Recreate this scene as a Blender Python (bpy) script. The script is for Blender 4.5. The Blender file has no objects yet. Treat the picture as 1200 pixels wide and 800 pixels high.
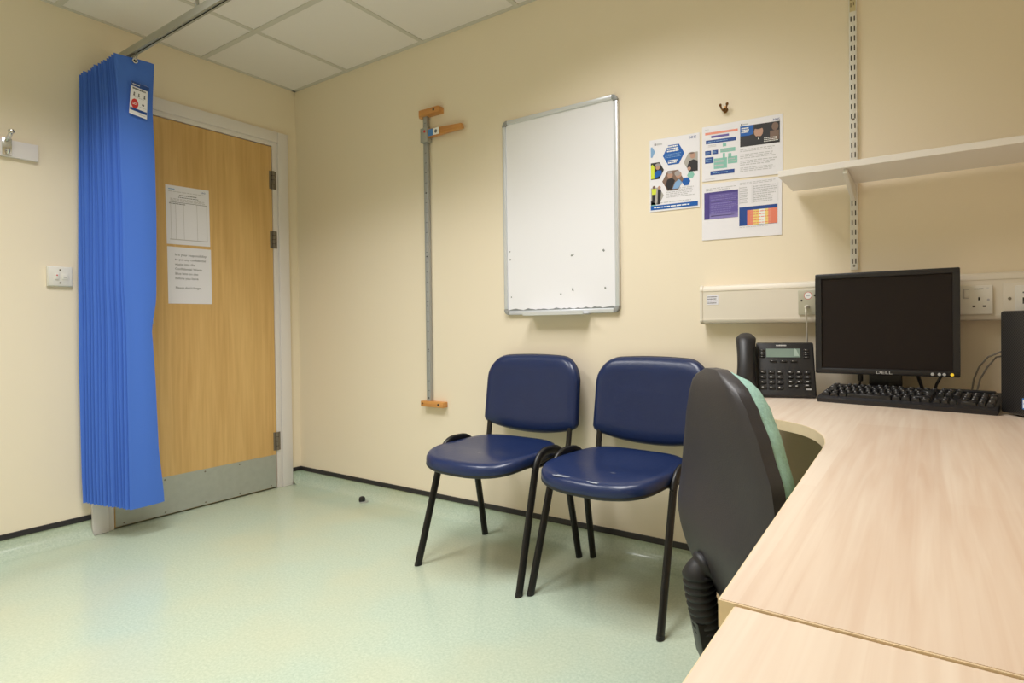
import bpy, bmesh, math, random
from mathutils import Vector, Matrix
from math import sin, cos, pi, radians

rnd = random.Random(7)
SC = bpy.context.scene
COL = SC.collection

# ------------------------------------------------------------------ materials
def lin(c):
    c = c / 255.0
    return c / 12.92 if c <= 0.04045 else ((c + 0.055) / 1.055) ** 2.4

def rgb(r, g, b):
    return (lin(r), lin(g), lin(b), 1.0)

MATS = {}
def mat(name, col, rough=0.5, metal=0.0, spec=0.5, bump=0.0, bscale=200.0, var=0.0, vscale=8.0, coat=0.0):
    m = bpy.data.materials.new(name); m.use_nodes = True
    nt = m.node_tree; b = nt.nodes['Principled BSDF']
    b.inputs['Base Color'].default_value = col
    b.inputs['Roughness'].default_value = rough
    b.inputs['Metallic'].default_value = metal
    b.inputs['Specular IOR Level'].default_value = spec
    b.inputs['Coat Weight'].default_value = coat
    tc = nt.nodes.new('ShaderNodeTexCoord')
    if bump:
        n = nt.nodes.new('ShaderNodeTexNoise'); n.inputs['Scale'].default_value = bscale; n.inputs['Detail'].default_value = 3
        bp = nt.nodes.new('ShaderNodeBump'); bp.inputs['Strength'].default_value = bump; bp.inputs['Distance'].default_value = 0.002
        nt.links.new(tc.outputs['Object'], n.inputs['Vector'])
        nt.links.new(n.outputs['Fac'], bp.inputs['Height']); nt.links.new(bp.outputs['Normal'], b.inputs['Normal'])
    if var:
        n = nt.nodes.new('ShaderNodeTexNoise'); n.inputs['Scale'].default_value = vscale; n.inputs['Detail'].default_value = 4
        nt.links.new(tc.outputs['Object'], n.inputs['Vector'])
        r = nt.nodes.new('ShaderNodeValToRGB')
        lo = [max(0, c * (1 - var)) for c in col[:3]] + [1]; hi = [min(1, c * (1 + var)) for c in col[:3]] + [1]
        r.color_ramp.elements[0].position = 0.3; r.color_ramp.elements[0].color = lo
        r.color_ramp.elements[1].position = 0.7; r.color_ramp.elements[1].color = hi
        nt.links.new(n.outputs['Fac'], r.inputs['Fac']); nt.links.new(r.outputs['Color'], b.inputs['Base Color'])
    MATS[name] = m
    return m

def wood(name, c1, c2, axis, scale=1.0, rough=0.35, plank=None, contrast=1.0):
    """grain running along axis ('X','Y','Z'); plank=(width,length) lays faint staves like printed laminate."""
    m = mat(name, c1, rough); nt = m.node_tree; b = nt.nodes['Principled BSDF']
    tc = nt.nodes.new('ShaderNodeTexCoord'); mp = nt.nodes.new('ShaderNodeMapping')
    s = {'X': (1.2, 30, 30), 'Y': (30, 1.2, 30), 'Z': (30, 30, 1.2)}[axis]
    mp.inputs['Scale'].default_value = [q * scale for q in s]
    nt.links.new(tc.outputs['Object'], mp.inputs['Vector'])
    n1 = nt.nodes.new('ShaderNodeTexNoise'); n1.inputs['Scale'].default_value = 1.0; n1.inputs['Detail'].default_value = 6; n1.inputs['Distortion'].default_value = 0.6
    nt.links.new(mp.outputs['Vector'], n1.inputs['Vector'])
    mp2 = nt.nodes.new('ShaderNodeMapping')
    s2 = {'X': (0.5, 4, 4), 'Y': (4, 0.5, 4), 'Z': (4, 4, 0.5)}[axis]
    mp2.inputs['Scale'].default_value = s2
    nt.links.new(tc.outputs['Object'], mp2.inputs['Vector'])
    n2 = nt.nodes.new('ShaderNodeTexNoise'); n2.inputs['Scale'].default_value = 1.5; n2.inputs['Detail'].default_value = 3; n2.inputs['Distortion'].default_value = 1.0
    nt.links.new(mp2.outputs['Vector'], n2.inputs['Vector'])
    mx = nt.nodes.new('ShaderNodeMath'); mx.operation = 'ADD'
    ml = nt.nodes.new('ShaderNodeMath'); ml.operation = 'MULTIPLY'; ml.inputs[1].default_value = 0.5
    nt.links.new(n1.outputs['Fac'], mx.inputs[0]); nt.links.new(n2.outputs['Fac'], mx.inputs[1]); nt.links.new(mx.outputs[0], ml.inputs[0])
    fac = ml.outputs[0]
    if plank:
        mp3 = nt.nodes.new('ShaderNodeMapping')
        if axis == 'Y': mp3.inputs['Rotation'].default_value = (0, 0, pi / 2)
        nt.links.new(tc.outputs['Object'], mp3.inputs['Vector'])
        br = nt.nodes.new('ShaderNodeTexBrick'); br.inputs['Scale'].default_value = 1.0
        br.inputs['Brick Width'].default_value = plank[1]; br.inputs['Row Height'].default_value = plank[0]
        br.inputs['Mortar Size'].default_value = 0.0; br.inputs['Color1'].default_value = (0, 0, 0, 1); br.inputs['Color2'].default_value = (1, 1, 1, 1)
        br.offset = 0.37
        nt.links.new(mp3.outputs['Vector'], br.inputs['Vector'])
        m1 = nt.nodes.new('ShaderNodeMath'); m1.operation = 'MULTIPLY_ADD'; m1.inputs[1].default_value = 0.16; 
        nt.links.new(br.outputs['Color'], m1.inputs[0]); nt.links.new(fac, m1.inputs[2])
        m2 = nt.nodes.new('ShaderNodeMath'); m2.operation = 'SUBTRACT'; m2.inputs[1].default_value = 0.08
        nt.links.new(m1.outputs[0], m2.inputs[0]); fac = m2.outputs[0]
    r = nt.nodes.new('ShaderNodeValToRGB')
    r.color_ramp.elements[0].position = 0.5 - 0.17 / contrast; r.color_ramp.elements[0].color = c2
    r.color_ramp.elements[1].position = 0.5 + 0.14 / contrast; r.color_ramp.elements[1].color = c1
    nt.links.new(fac, r.inputs['Fac']); nt.links.new(r.outputs['Color'], b.inputs['Base Color'])
    return m

def floor_mat():
    m = mat('vinyl_floor', rgb(176, 194, 168), 0.22, spec=0.5); nt = m.node_tree; b = nt.nodes['Principled BSDF']
    tc = nt.nodes.new('ShaderNodeTexCoord')
    n1 = nt.nodes.new('ShaderNodeTexNoise'); n1.inputs['Scale'].default_value = 120; n1.inputs['Detail'].default_value = 4; n1.inputs['Roughness'].default_value = 0.7
    nt.links.new(tc.outputs['Object'], n1.inputs['Vector'])
    r = nt.nodes.new('ShaderNodeValToRGB')
    r.color_ramp.elements[0].position = 0.30; r.color_ramp.elements[0].color = rgb(166, 184, 166)
    r.color_ramp.elements[1].position = 0.70; r.color_ramp.elements[1].color = rgb(193, 207, 190)
    nt.links.new(n1.outputs['Fac'], r.inputs['Fac'])
    n2 = nt.nodes.new('ShaderNodeTexNoise'); n2.inputs['Scale'].default_value = 1.7; n2.inputs['Detail'].default_value = 3
    nt.links.new(tc.outputs['Object'], n2.inputs['Vector'])
    r2 = nt.nodes.new('ShaderNodeValToRGB'); r2.color_ramp.elements[0].position = 0.45; r2.color_ramp.elements[1].position = 0.75
    r2.color_ramp.elements[0].color = (0, 0, 0, 1); r2.color_ramp.elements[1].color = (0.5, 0.5, 0.5, 1)
    nt.links.new(n2.outputs['Fac'], r2.inputs['Fac'])
    mx = nt.nodes.new('ShaderNodeMixRGB'); mx.inputs['Color2'].default_value = rgb(200, 196, 162)
    nt.links.new(r2.outputs['Color'], mx.inputs['Fac']); nt.links.new(r.outputs['Color'], mx.inputs['Color1'])
    nt.links.new(mx.outputs['Color'], b.inputs['Base Color'])
    n3 = nt.nodes.new('ShaderNodeTexNoise'); n3.inputs['Scale'].default_value = 14; n3.inputs['Detail'].default_value = 2
    nt.links.new(tc.outputs['Object'], n3.inputs['Vector'])
    bp = nt.nodes.new('ShaderNodeBump'); bp.inputs['Strength'].default_value = 0.08; bp.inputs['Distance'].default_value = 0.004
    nt.links.new(n3.outputs['Fac'], bp.inputs['Height']); nt.links.new(bp.outputs['Normal'], b.inputs['Normal'])
    return m

WALL = mat('cream_wall_paint', rgb(238, 226, 204), 0.55, spec=0.35, bump=0.12, bscale=260)
CEIL = mat('ceiling_tile', rgb(236, 231, 229), 0.9, spec=0.1, bump=0.25, bscale=180)
TBAR = mat('ceiling_grid_metal', rgb(208, 205, 198), 0.5)
FLOOR = floor_mat()
BLACKTRIM = mat('black_rubber_trim', rgb(38, 36, 38), 0.45)
GLOSSWHITE = mat('white_gloss_paint', rgb(231, 226, 226), 0.3)
DOORWOOD = wood('oak_door_veneer', rgb(224, 186, 124), rgb(202, 160, 98), 'Z', 2.0, 0.38)
DARKEDGE = mat('dark_gap', rgb(50, 38, 30), 0.7)
STEEL = mat('brushed_steel', rgb(184, 187, 182), 0.4, 0.5, var=0.04, vscale=30)
HINGE = mat('hinge_steel', rgb(128, 120, 108), 0.4, 0.35)
CHROME = mat('chrome', rgb(215, 215, 212), 0.15, 1.0)
ALU = mat('aluminium', rgb(220, 224, 230), 0.3, 0.35)
ALUGREY = mat('grey_rail_metal', rgb(172, 172, 164), 0.4, 0.4)
CURTAIN = mat('blue_nonwoven_fabric', rgb(76, 118, 212), 0.75, spec=0.2, bump=0.25, bscale=600)
PAPER = mat('paper', rgb(234, 233, 242), 0.6, spec=0.3)
PAPERGLOSS = mat('laminated_paper', rgb(238, 237, 245), 0.3)
INK = mat('ink_grey', rgb(104, 104, 110), 0.6)
INKLIGHT = mat('ink_light_grey', rgb(198, 198, 204), 0.6)
INKRULE = mat('ink_rule_grey', rgb(186, 184, 188), 0.6)
INKDARK = mat('ink_black', rgb(45, 45, 50), 0.6)
BLUEINK = mat('print_blue', rgb(14, 92, 178), 0.4)
NAVYINK = mat('print_navy', rgb(32, 72, 148), 0.4)
SKYINK = mat('print_sky_blue', rgb(134, 172, 216), 0.4)
TEALINK = mat('print_teal', rgb(140, 198, 186), 0.4)
SALMON = mat('print_salmon', rgb(236, 150, 130), 0.4)
PURPLE = mat('print_purple', rgb(104, 92, 168), 0.4)
PURPLED = mat('print_dark_purple', rgb(78, 66, 140), 0.4)
LILAC = mat('print_lilac', rgb(136, 126, 190), 0.4)
REDINK = mat('print_red', rgb(206, 52, 52), 0.4)
ORANGEINK = mat('print_orange', rgb(234, 134, 110), 0.4)
YELLOWINK = mat('print_yellow', rgb(244, 216, 134), 0.4)
SKIN = mat('print_skin', rgb(190, 150, 132), 0.4)
PHOTODARK = mat('print_photo_dark', rgb(42, 40, 46), 0.4)
PHOTOBROWN = mat('print_photo_brown', rgb(128, 104, 92), 0.4)
PHOTOGREY = mat('print_photo_grey', rgb(176, 172, 168), 0.4)
HIVIS = mat('print_hivis', rgb(214, 226, 70), 0.4)
HAIRGREY = mat('print_hair_grey', rgb(168, 160, 160), 0.4)
WHITEINK = mat('print_white', rgb(245, 245, 245), 0.5)
BOARD = mat('whiteboard_enamel', rgb(239, 239, 245), 0.22)
CORNERGREY = mat('grey_plastic', rgb(150, 152, 152), 0.4)
MARK = mat('marker_residue', rgb(128, 132, 132), 0.6)
RULERWOOD = wood('beech_block', rgb(216, 158, 90), rgb(188, 124, 62), 'X', 2.0, 0.4)
RODGREY = mat('measuring_rod_metal', rgb(172, 174, 175), 0.4, 0.3)
RODLIGHT = mat('measuring_rod_side', rgb(172, 174, 170), 0.4, 0.4)
WHITEPLASTIC = mat('white_plastic', rgb(228, 225, 218), 0.35)
CREAMPLASTIC = mat('cream_plastic', rgb(226, 218, 204), 0.38)
GREYPLATE = mat('grey_socket_plate', rgb(186, 182, 164), 0.4, 0.2)
RODTICK = mat('measuring_rod_tick', rgb(112, 112, 112), 0.5)
SLOT = mat('dark_slot', rgb(52, 46, 38), 0.6)
BRONZE = mat('bronze_hook', rgb(130, 92, 52), 0.3, 0.7)
SHELFWHITE = mat('white_laminate', rgb(236, 232, 228), 0.4)
DESKTOP = wood('maple_laminate', rgb(238, 222, 204), rgb(218, 192, 170), 'Y', 2.6, 0.30, plank=(0.16, 0.95), contrast=0.85)
DESKEDGE = mat('maple_edge_band', rgb(234, 213, 178), 0.35, var=0.05, vscale=20)
DESKSIDE = wood('maple_panel', rgb(226, 200, 168), rgb(212, 178, 142), 'Z', 0.8, 0.35, contrast=0.8)
VINYL = mat('navy_vinyl', rgb(23, 40, 82), 0.29, spec=0.5, bump=0.22, bscale=90, var=0.05, vscale=12)
SCUFF = mat('vinyl_scuff', rgb(150, 156, 168), 0.6)
BLACKMETAL = mat('black_powder_coat', rgb(20, 19, 20), 0.38)
BLACKPLASTIC = mat('black_plastic', rgb(30, 29, 32), 0.42, bump=0.15, bscale=500)
SHELLBLACK = mat('chair_shell_plastic', rgb(50, 47, 50), 0.42, bump=0.25, bscale=420, var=0.06, vscale=6)
RUBBER = mat('black_rubber', rgb(28, 27, 29), 0.5)
GREENFABRIC = mat('green_fabric', rgb(160, 198, 187), 0.9, spec=0.1, bump=0.6, bscale=420, var=0.12, vscale=160)
SCREEN = mat('monitor_screen', rgb(30, 23, 22), 0.45, spec=0.25)
KEYBLACK = mat('key_black', rgb(34, 33, 34), 0.38)
KEYINK = mat('key_legend', rgb(190, 190, 190), 0.5)
LOGOGREY = mat('logo_silver', rgb(200, 200, 200), 0.4)
LCD = mat('phone_display', rgb(126, 146, 137), 0.25)
LCDGLARE = mat('phone_display_glare', rgb(160, 180, 171), 0.3)  # paler display tone, painted on as a slanted patch of glare
GREYCABLE = mat('grey_cable', rgb(120, 114, 106), 0.5)
WHITECABLE = mat('white_cable', rgb(220, 215, 205), 0.45)
STICKERBLUE = mat('sticker_blue', rgb(70, 130, 200), 0.35)
STICKERBEIGE = mat('sticker_beige', rgb(206, 192, 150), 0.5)
STICKERTXT = mat('sticker_text', rgb(110, 96, 66), 0.5)
def emit_mat(name, col, e):
    m = mat(name, col, 0.4); b = m.node_tree.nodes['Principled BSDF']
    b.inputs['Emission Color'].default_value = col; b.inputs['Emission Strength'].default_value = e
    return m
AMBER = emit_mat('power_light_amber', rgb(236, 196, 50), 0.55)

def perforated():
    m = mat('perforated_black_grille', rgb(34, 33, 34), 0.45); nt = m.node_tree; b = nt.nodes['Principled BSDF']
    tc = nt.nodes.new('ShaderNodeTexCoord'); v = nt.nodes.new('ShaderNodeTexVoronoi'); v.inputs['Scale'].default_value = 190; v.inputs['Randomness'].default_value = 0.0
    mp = nt.nodes.new('ShaderNodeMapping'); mp.inputs['Rotation'].default_value = (radians(45), 0, 0)
    nt.links.new(tc.outputs['Object'], mp.inputs['Vector']); nt.links.new(mp.outputs['Vector'], v.inputs['Vector'])
    r = nt.nodes.new('ShaderNodeValToRGB'); r.color_ramp.elements[0].position = 0.38; r.color_ramp.elements[1].position = 0.48
    r.color_ramp.elements[0].color = rgb(8, 8, 8); r.color_ramp.elements[1].color = rgb(58, 56, 56)
    nt.links.new(v.outputs['Distance'], r.inputs['Fac']); nt.links.new(r.outputs['Color'], b.inputs['Base Color'])
    return m
GRILLE = perforated()

# ------------------------------------------------------------------ mesh builder
class MB:
    def __init__(self): self.bm = bmesh.new(); self.mats = []
    def mi(self, m):
        if m not in self.mats: self.mats.append(m)
        return self.mats.index(m)
    def absorb(self, t, m, M=None, smooth=True):
        i = self.mi(m)
        for f in t.faces: f.material_index = i; f.smooth = smooth
        if M is not None: bmesh.ops.transform(t, matrix=M, verts=t.verts)
        bmesh.ops.recalc_face_normals(t, faces=t.faces)
        me = bpy.data.meshes.new('tmp'); t.to_mesh(me); t.free(); self.bm.from_mesh(me); bpy.data.meshes.remove(me)
    def box(self, lo, hi, m, bev=0.0, seg=2, M=None):
        t = bmesh.new(); bmesh.ops.create_cube(t, size=1)
        for v in t.verts: v.co = Vector([lo[k] + (hi[k] - lo[k]) * (v.co[k] + .5) for k in range(3)])
        if bev:
            bev = min(bev, *[abs(hi[k] - lo[k]) * .49 for k in range(3)])
            bmesh.ops.bevel(t, geom=list(t.edges), offset=bev, segments=seg, affect='EDGES', profile=.5)
        self.absorb(t, m, M)
    def prism(self, poly, a, b, m, axis='Z', bev=0.0, M=None, seg=2):
        """poly in the plane across axis ((y,z) for X, (x,z) for Y, (x,y) for Z), extruded from a to b."""
        t = bmesh.new()
        def P(u, v, w): return {'X': (w, u, v), 'Y': (u, w, v), 'Z': (u, v, w)}[axis]
        v0 = [t.verts.new(P(u, v, a)) for u, v in poly]; v1 = [t.verts.new(P(u, v, b)) for u, v in poly]
        n = len(poly)
        f0 = t.faces.new(v0); f1 = t.faces.new(v1)
        for i in range(n): t.faces.new((v0[i], v0[(i + 1) % n], v1[(i + 1) % n], v1[i]))
        bmesh.ops.recalc_face_normals(t, faces=t.faces)
        if bev:
            es = set(f0.edges) | set(f1.edges)
            bmesh.ops.bevel(t, geom=list(es), offset=bev, segments=seg, affect='EDGES', profile=.5)
        self.absorb(t, m, M)
    def tube(self, pts, r, m, n=10, ry=None, up=(0, 0, 1), cap=True, M=None):
        t = bmesh.new(); pts = [Vector(p) for p in pts]; rings = []
        N = len(pts); rr = r if isinstance(r, (list, tuple)) else [r] * N
        up = Vector(up); side = None
        for i, p in enumerate(pts):
            d = (pts[min(i + 1, N - 1)] - pts[max(i - 1, 0)]).normalized()
            if side is None:
                side = d.cross(up)
                if side.length < 1e-3: side = d.cross(Vector((1, 0, 0)) if abs(d.x) < .9 else Vector((0, 1, 0)))
            side = (side - d * side.dot(d)).normalized(); nn = side.cross(d).normalized()
            a = rr[i]; b = a if ry is None else (ry if not isinstance(ry, (list, tuple)) else ry[i])
            rings.append([t.verts.new(p + side * (a * cos(2 * pi * k / n)) + nn * (b * sin(2 * pi * k / n))) for k in range(n)])
        for i in range(N - 1):
            for k in range(n): t.faces.new((rings[i][k], rings[i][(k + 1) % n], rings[i + 1][(k + 1) % n], rings[i + 1][k]))
        if cap: t.faces.new(rings[0]); t.faces.new(rings[-1])
        self.absorb(t, m, M)
    def lathe(self, prof, m, c=(0, 0, 0), n=20, axis='Z', M=None):
        t = bmesh.new(); rings = []
        for r, h in prof:
            ring = []
            for k in range(n):
                a = 2 * pi * k / n; u, v = r * cos(a), r * sin(a)
                p = {'Z': (u, v, h), 'Y': (u, h, v), 'X': (h, u, v)}[axis]
                ring.append(t.verts.new((c[0] + p[0], c[1] + p[1], c[2] + p[2])))
            rings.append(ring)
        for i in range(len(rings) - 1):
            for k in range(n): t.faces.new((rings[i][k], rings[i][(k + 1) % n], rings[i + 1][(k + 1) % n], rings[i + 1][k]))
        t.faces.new(rings[0]); t.faces.new(rings[-1])
        self.absorb(t, m, M)
    def grid(self, rows, m, close=False, M=None, thick=None):
        t = bmesh.new(); vs = [[t.verts.new(p) for p in r] for r in rows]
        for i in range(len(vs) - 1):
            k = len(vs[i])
            for j in range(k if close else k - 1): t.faces.new((vs[i][j], vs[i][(j + 1) % k], vs[i + 1][(j + 1) % k], vs[i + 1][j]))
        if close:
            t.faces.new(vs[0]); t.faces.new(vs[-1])
        if thick:
            bmesh.ops.recalc_face_normals(t, faces=t.faces)
            bmesh.ops.solidify(t, geom=list(t.faces), thickness=thick)
        self.absorb(t, m, M)
    def polys(self, faces, m):
        t = bmesh.new()
        for f in faces:
            try: t.faces.new([t.verts.new(p) for p in f])
            except ValueError: pass
        i = self.mi(m)
        for f in t.faces: f.material_index = i; f.smooth = False
        me = bpy.data.meshes.new('tmp'); t.to_mesh(me); t.free(); self.bm.from_mesh(me); bpy.data.meshes.remove(me)
    def build(self, name, parent=None, world=True, angle=38):
        bm = self.bm
        if parent is not None and world:
            bmesh.ops.transform(bm, matrix=chain(parent).inverted(), verts=bm.verts)
        for e in bm.edges:
            if len(e.link_faces) == 2: e.smooth = e.calc_face_angle(0) < radians(angle)
        me = bpy.data.meshes.new(name); bm.to_mesh(me); bm.free()
        for m in self.mats: me.materials.append(m)
        o = bpy.data.objects.new(name, me); COL.objects.link(o)
        if parent is not None: o.parent = parent
        return o

def chain(o):
    M = Matrix.Identity(4)
    while o is not None:
        M = (Matrix.Translation(o.location) @ o.rotation_euler.to_matrix().to_4x4()) @ M
        o = o.parent
    return M

def tag(o, label=None, cat=None, group=None, kind=None):
    if label: o['label'] = label
    if cat: o['category'] = cat
    if group: o['group'] = group
    if kind: o['kind'] = kind
    return o

def thing(name, label, cat, loc=(0, 0, 0), rz=0.0, group=None):
    o = bpy.data.objects.new(name, None); COL.objects.link(o)
    o.location = loc; o.rotation_euler = (0, 0, rz); o.empty_display_size = .1
    return tag(o, label, cat, group)

def struct(o, label=None, cat='wall'):
    return tag(o, label, cat, kind='structure')

# text outlines as polygons
_tc = {}
def text_polys(s):
    if s in _tc: return _tc[s]
    cu = bpy.data.curves.new('tx', 'FONT'); cu.body = s; cu.resolution_u = 2
    o = bpy.data.objects.new('tx', cu); COL.objects.link(o)
    dg = bpy.context.evaluated_depsgraph_get(); ev = o.evaluated_get(dg); me = ev.to_mesh()
    out = [[tuple(me.vertices[i].co[:2]) for i in p.vertices] for p in me.polygons]
    ev.to_mesh_clear(); bpy.data.objects.remove(o); bpy.data.curves.remove(cu)
    _tc[s] = out
    return out

class Sheet:
    """flat artwork on a panel: o is the lower-left corner, U and V its full edges; coordinates are fractions."""
    def __init__(self, mb, o, U, V, lift=0.0004):
        self.mb, self.o, self.U, self.V = mb, Vector(o), Vector(U), Vector(V)
        self.n = self.U.cross(self.V).normalized(); self.lift = lift; self.asp = self.V.length / self.U.length
    def P(self, u, v, l=1): return self.o + self.U * u + self.V * v + self.n * (self.lift * l)
    def poly(self, pts, m, l=1): self.mb.polys([[self.P(u, v, l) for u, v in pts]], m)
    def rect(self, a, b, c, d, m, l=1): self.poly([(a, b), (c, b), (c, d), (a, d)], m, l)
    def ell(self, u, v, r, m, l=1, rv=None, n=14, a0=0):
        rv = r / self.asp if rv is None else rv
        self.poly([(u + r * cos(a0 + 2 * pi * k / n), v + rv * sin(a0 + 2 * pi * k / n)) for k in range(n)], m, l)
    def hexa(self, u, v, r, m, l=1): self.ell(u, v, r, m, l, n=6)
    def clip_poly(self, pts, u0, u1):
        def cl(ps, f, g):
            out = []
            for i in range(len(ps)):
                a, b = ps[i], ps[(i + 1) % len(ps)]
                if f(a): out.append(a)
                if f(a) != f(b): out.append(g(a, b))
            return out
        def at(c): return lambda a, b: (c, a[1] + (b[1] - a[1]) * (c - a[0]) / (b[0] - a[0]))
        ps = cl(pts, lambda p: p[0] >= u0, at(u0)); return cl(ps, lambda p: p[0] <= u1, at(u1))
    def text(self, s, u, v, h, m, l=2, align='l', stretch=1.0):
        """h is a fraction of the sheet height"""
        ps = text_polys(s); k = h * self.V.length / 0.7
        w = max(p[0] for f in ps for p in f) * k * stretch / self.U.length
        off = {'l': 0, 'c': -w / 2, 'r': -w}[align]
        self.mb.polys([[self.P(u + off + x * k * stretch / self.U.length, v + y * k / self.V.length, l) for x, y in f] for f in ps], m)
    def lines(self, a, b, c, d, n, m, l=1, fill=0.45, ragged=0.25, seed=1):
        r = random.Random(seed); h = (d - b) / n
        for i in range(n):
            y = d - (i + .5) * h; x = a; end = c - (c - a) * ragged * r.random()
            while x < end - .01:
                w = min((c - a) * r.uniform(.05, .14), end - x)
                self.rect(x, y - h * fill / 2, x + w, y + h * fill / 2, m, l); x += w + (c - a) * .02

# ------------------------------------------------------------------ camera
F, YAW, PITCH, ROLL = 670.138, 0.5583, -0.0106, -0.0114
CAM = Vector((3.27896, -2.09489, 0.94399))
fw = Vector((-sin(YAW) * cos(PITCH), cos(YAW) * cos(PITCH), sin(PITCH))); r0 = Vector((cos(YAW), sin(YAW), 0)); u0 = r0.cross(fw)
rv = r0 * cos(ROLL) + u0 * sin(ROLL); uv = u0 * cos(ROLL) - r0 * sin(ROLL)
cd = bpy.data.cameras.new('camera'); cam = bpy.data.objects.new('camera', cd); COL.objects.link(cam)
cam.matrix_world = Matrix(((rv.x, uv.x, -fw.x, CAM.x), (rv.y, uv.y, -fw.y, CAM.y), (rv.z, uv.z, -fw.z, CAM.z), (0, 0, 0, 1)))
cd.sensor_width = 36; cd.lens = F * 36 / 1200; cd.shift_x = -68.73 / 1200; cd.shift_y = -11.82 / 1200; cd.clip_start = 0.02
SC.camera = cam

# ------------------------------------------------------------------ room shell
RX, RY, H = 3.78, -4.3, 2.391
DY0, DY1, DZ = -0.122, -0.985, 2.048      # door frame opening
b = MB(); b.box((-0.13, RY - .1, -.06), (RX + .1, .1, 0), FLOOR); struct(b.build('floor'), 'pale green speckled vinyl floor', 'floor')
b = MB(); b.box((-0.13, 0, 0), (RX + .1, .1, H + .1), WALL); struct(b.build('wall_back'), 'cream wall behind the chairs and desk', 'wall')
b = MB(); b.box((-.12, RY, 0), (0, DY1, H + .1), WALL); b.box((-.12, DY0, 0), (0, 0, H + .1), WALL); b.box((-.12, DY1, DZ), (0, DY0, H + .1), WALL)
struct(b.build('wall_left'), 'cream wall with the wooden door', 'wall')
b = MB(); b.box((RX, RY, 0), (RX + .1, 0, H + .1), WALL); struct(b.build('wall_right'), 'cream wall beside the desk', 'wall')
b = MB(); b.box((-.12, RY - .1, 0), (RX + .1, RY, H + .1), WALL); struct(b.build('wall_front'), 'cream wall facing the chairs', 'wall')
b = MB(); b.box((-.13, RY - .1, H), (RX + .1, .1, H + .08), CEIL); struct(b.build('ceiling'), 'suspended ceiling of white square tiles', 'ceiling')
b = MB()
GX0, GY0 = 0.512, -0.528
for k in range(6):
    x = GX0 + .6 * k
    if 0 < x < RX: b.box((x - .012, RY, H - .004), (x + .012, 0, H + .002), TBAR)
for k in range(7):
    y = GY0 - .6 * k
    if RY < y: b.box((0, y - .012, H - .0046), (RX, y + .012, H + .002), TBAR)
b.box((0, -.02, H - .0035), (RX, 0, H + .002), TBAR); b.box((0, RY, H - .0035), (.02, 0, H + .002), TBAR)
struct(b.build('trim_1'), 'metal grid holding the ceiling tiles', 'ceiling grid')

def cove(name, run, label):
    """vinyl floor covering turned up the wall with a black capping strip; run(a, d, z) -> world, a along, d out from the wall"""
    prof = [(.066, .0003)] + [(.003 + .060 * (1 - sin(t)), .0004 + .060 * (1 - cos(t))) for t in [radians(q) for q in (12, 25, 38, 51, 64, 77, 90)]] + [(.003, .078)]
    b = MB(); spans = run[1]
    for a0, a1 in spans:
        b.grid([[run[0](a0, d, z) for d, z in prof], [run[0](a1, d, z) for d, z in prof]], FLOOR)
    o = struct(b.build(name, angle=60), label, 'skirting')
    b = MB()
    for a0, a1 in spans:
        cp = [(0, .075), (.007, .075), (.008, .079), (.005, .096), (0, .098)]
        b.grid([[run[0](a0, d, z) for d, z in cp], [run[0](a1, d, z) for d, z in cp]], BLACKTRIM, close=True)
    b.build('capping_strip', o, angle=20)
cove('baseboard_back', (lambda a, d, z: (a, -d, z), [(0, RX)]), 'green coved skirting with a black top strip along the back wall')
cove('baseboard_left', (lambda a, d, z: (d, a, z), [(RY, -1.043), (-.060, 0)]), 'green coved skirting with a black top strip on the door wall')
cove('baseboard_right', (lambda a, d, z: (RX - d, a, z), [(RY, 0)]), 'green coved skirting under the desk on the right wall')

# ------------------------------------------------------------------ door
dr = thing('door_1', 'oak veneered door in a white frame', 'door', (0, -.55, 0)); dr['kind'] = 'structure'
b = MB()
AW = .063; AY0, AY1, AZ = -.061, -1.042, 2.107
for y0, y1 in ((AY0 - AW, AY0), (AY1, AY1 + AW)): b.box((.0, y0, 0), (.018, y1, AZ), GLOSSWHITE, .004)
b.box((0, AY1 + AW, AZ - AW), (.018, AY0 - AW, AZ), GLOSSWHITE, .004)
b.build('architrave', dr)
b = MB()
b.box((-.12, DY0 - .030, 0), (.006, DY0, DZ), GLOSSWHITE, .002); b.box((-.12, DY1, 0), (.006, DY1 + .030, DZ), GLOSSWHITE, .002)
b.box((-.12, DY1 + .03, DZ - .028), (.006, DY0 - .03, DZ), GLOSSWHITE, .002)
b.box((-.075, DY0 - .045, 0), (-.046, DY0 - .03, DZ - .028), GLOSSWHITE); b.box((-.075, DY1 + .03, 0), (-.046, DY1 + .045, DZ - .028), GLOSSWHITE); b.box((-.075, DY1 + .03, DZ - .043), (-.046, DY0 - .03, DZ - .028), GLOSSWHITE)
b.build('door_frame', dr)
LY0, LY1, LZ0, LZ1 = -.1545, -.953, .008, 2.016
b = MB(); b.box((-.042, LY1, LZ0), (.002, LY0, LZ1), DOORWOOD, .0015, 1)
leaf = b.build('door_leaf', dr)
b = MB(); b.box((.002, LY1 + .004, LZ0 + .002), (.0036, LY0 - .002, .200), STEEL, .0006, 1)
kp = b.build('kick_plate', dr)
b = MB()
for y in (-.19, -.37, -.55, -.74, -.915):
    for z in (.022, .186): b.lathe([(.0045, .0036), (.004, .0046), (.001, .005)], HINGE, (0, y, z), 10, 'X')
b.build('screw', kp)
for z0, z1 in ((1.766, 1.872), (1.418, 1.519), (.225, .332)):
    b = MB()
    b.tube([(.010, -.1525, z0), (.010, -.1525, z1)], .0075, HINGE, 12)
    for q in (.25, .5, .75): b.tube([(.010, -.1525, z0 + (z1 - z0) * q - .0012), (.010, -.1525, z0 + (z1 - z0) * q + .0012)], .0079, DARKEDGE, 12)
    b.box((.002, -.172, z0), (.0042, -.1545, z1), HINGE); b.box((.004, -.150, z0), (.0075, -.132, z1), HINGE)
    b.build('hinge', dr)
b = MB()
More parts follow.
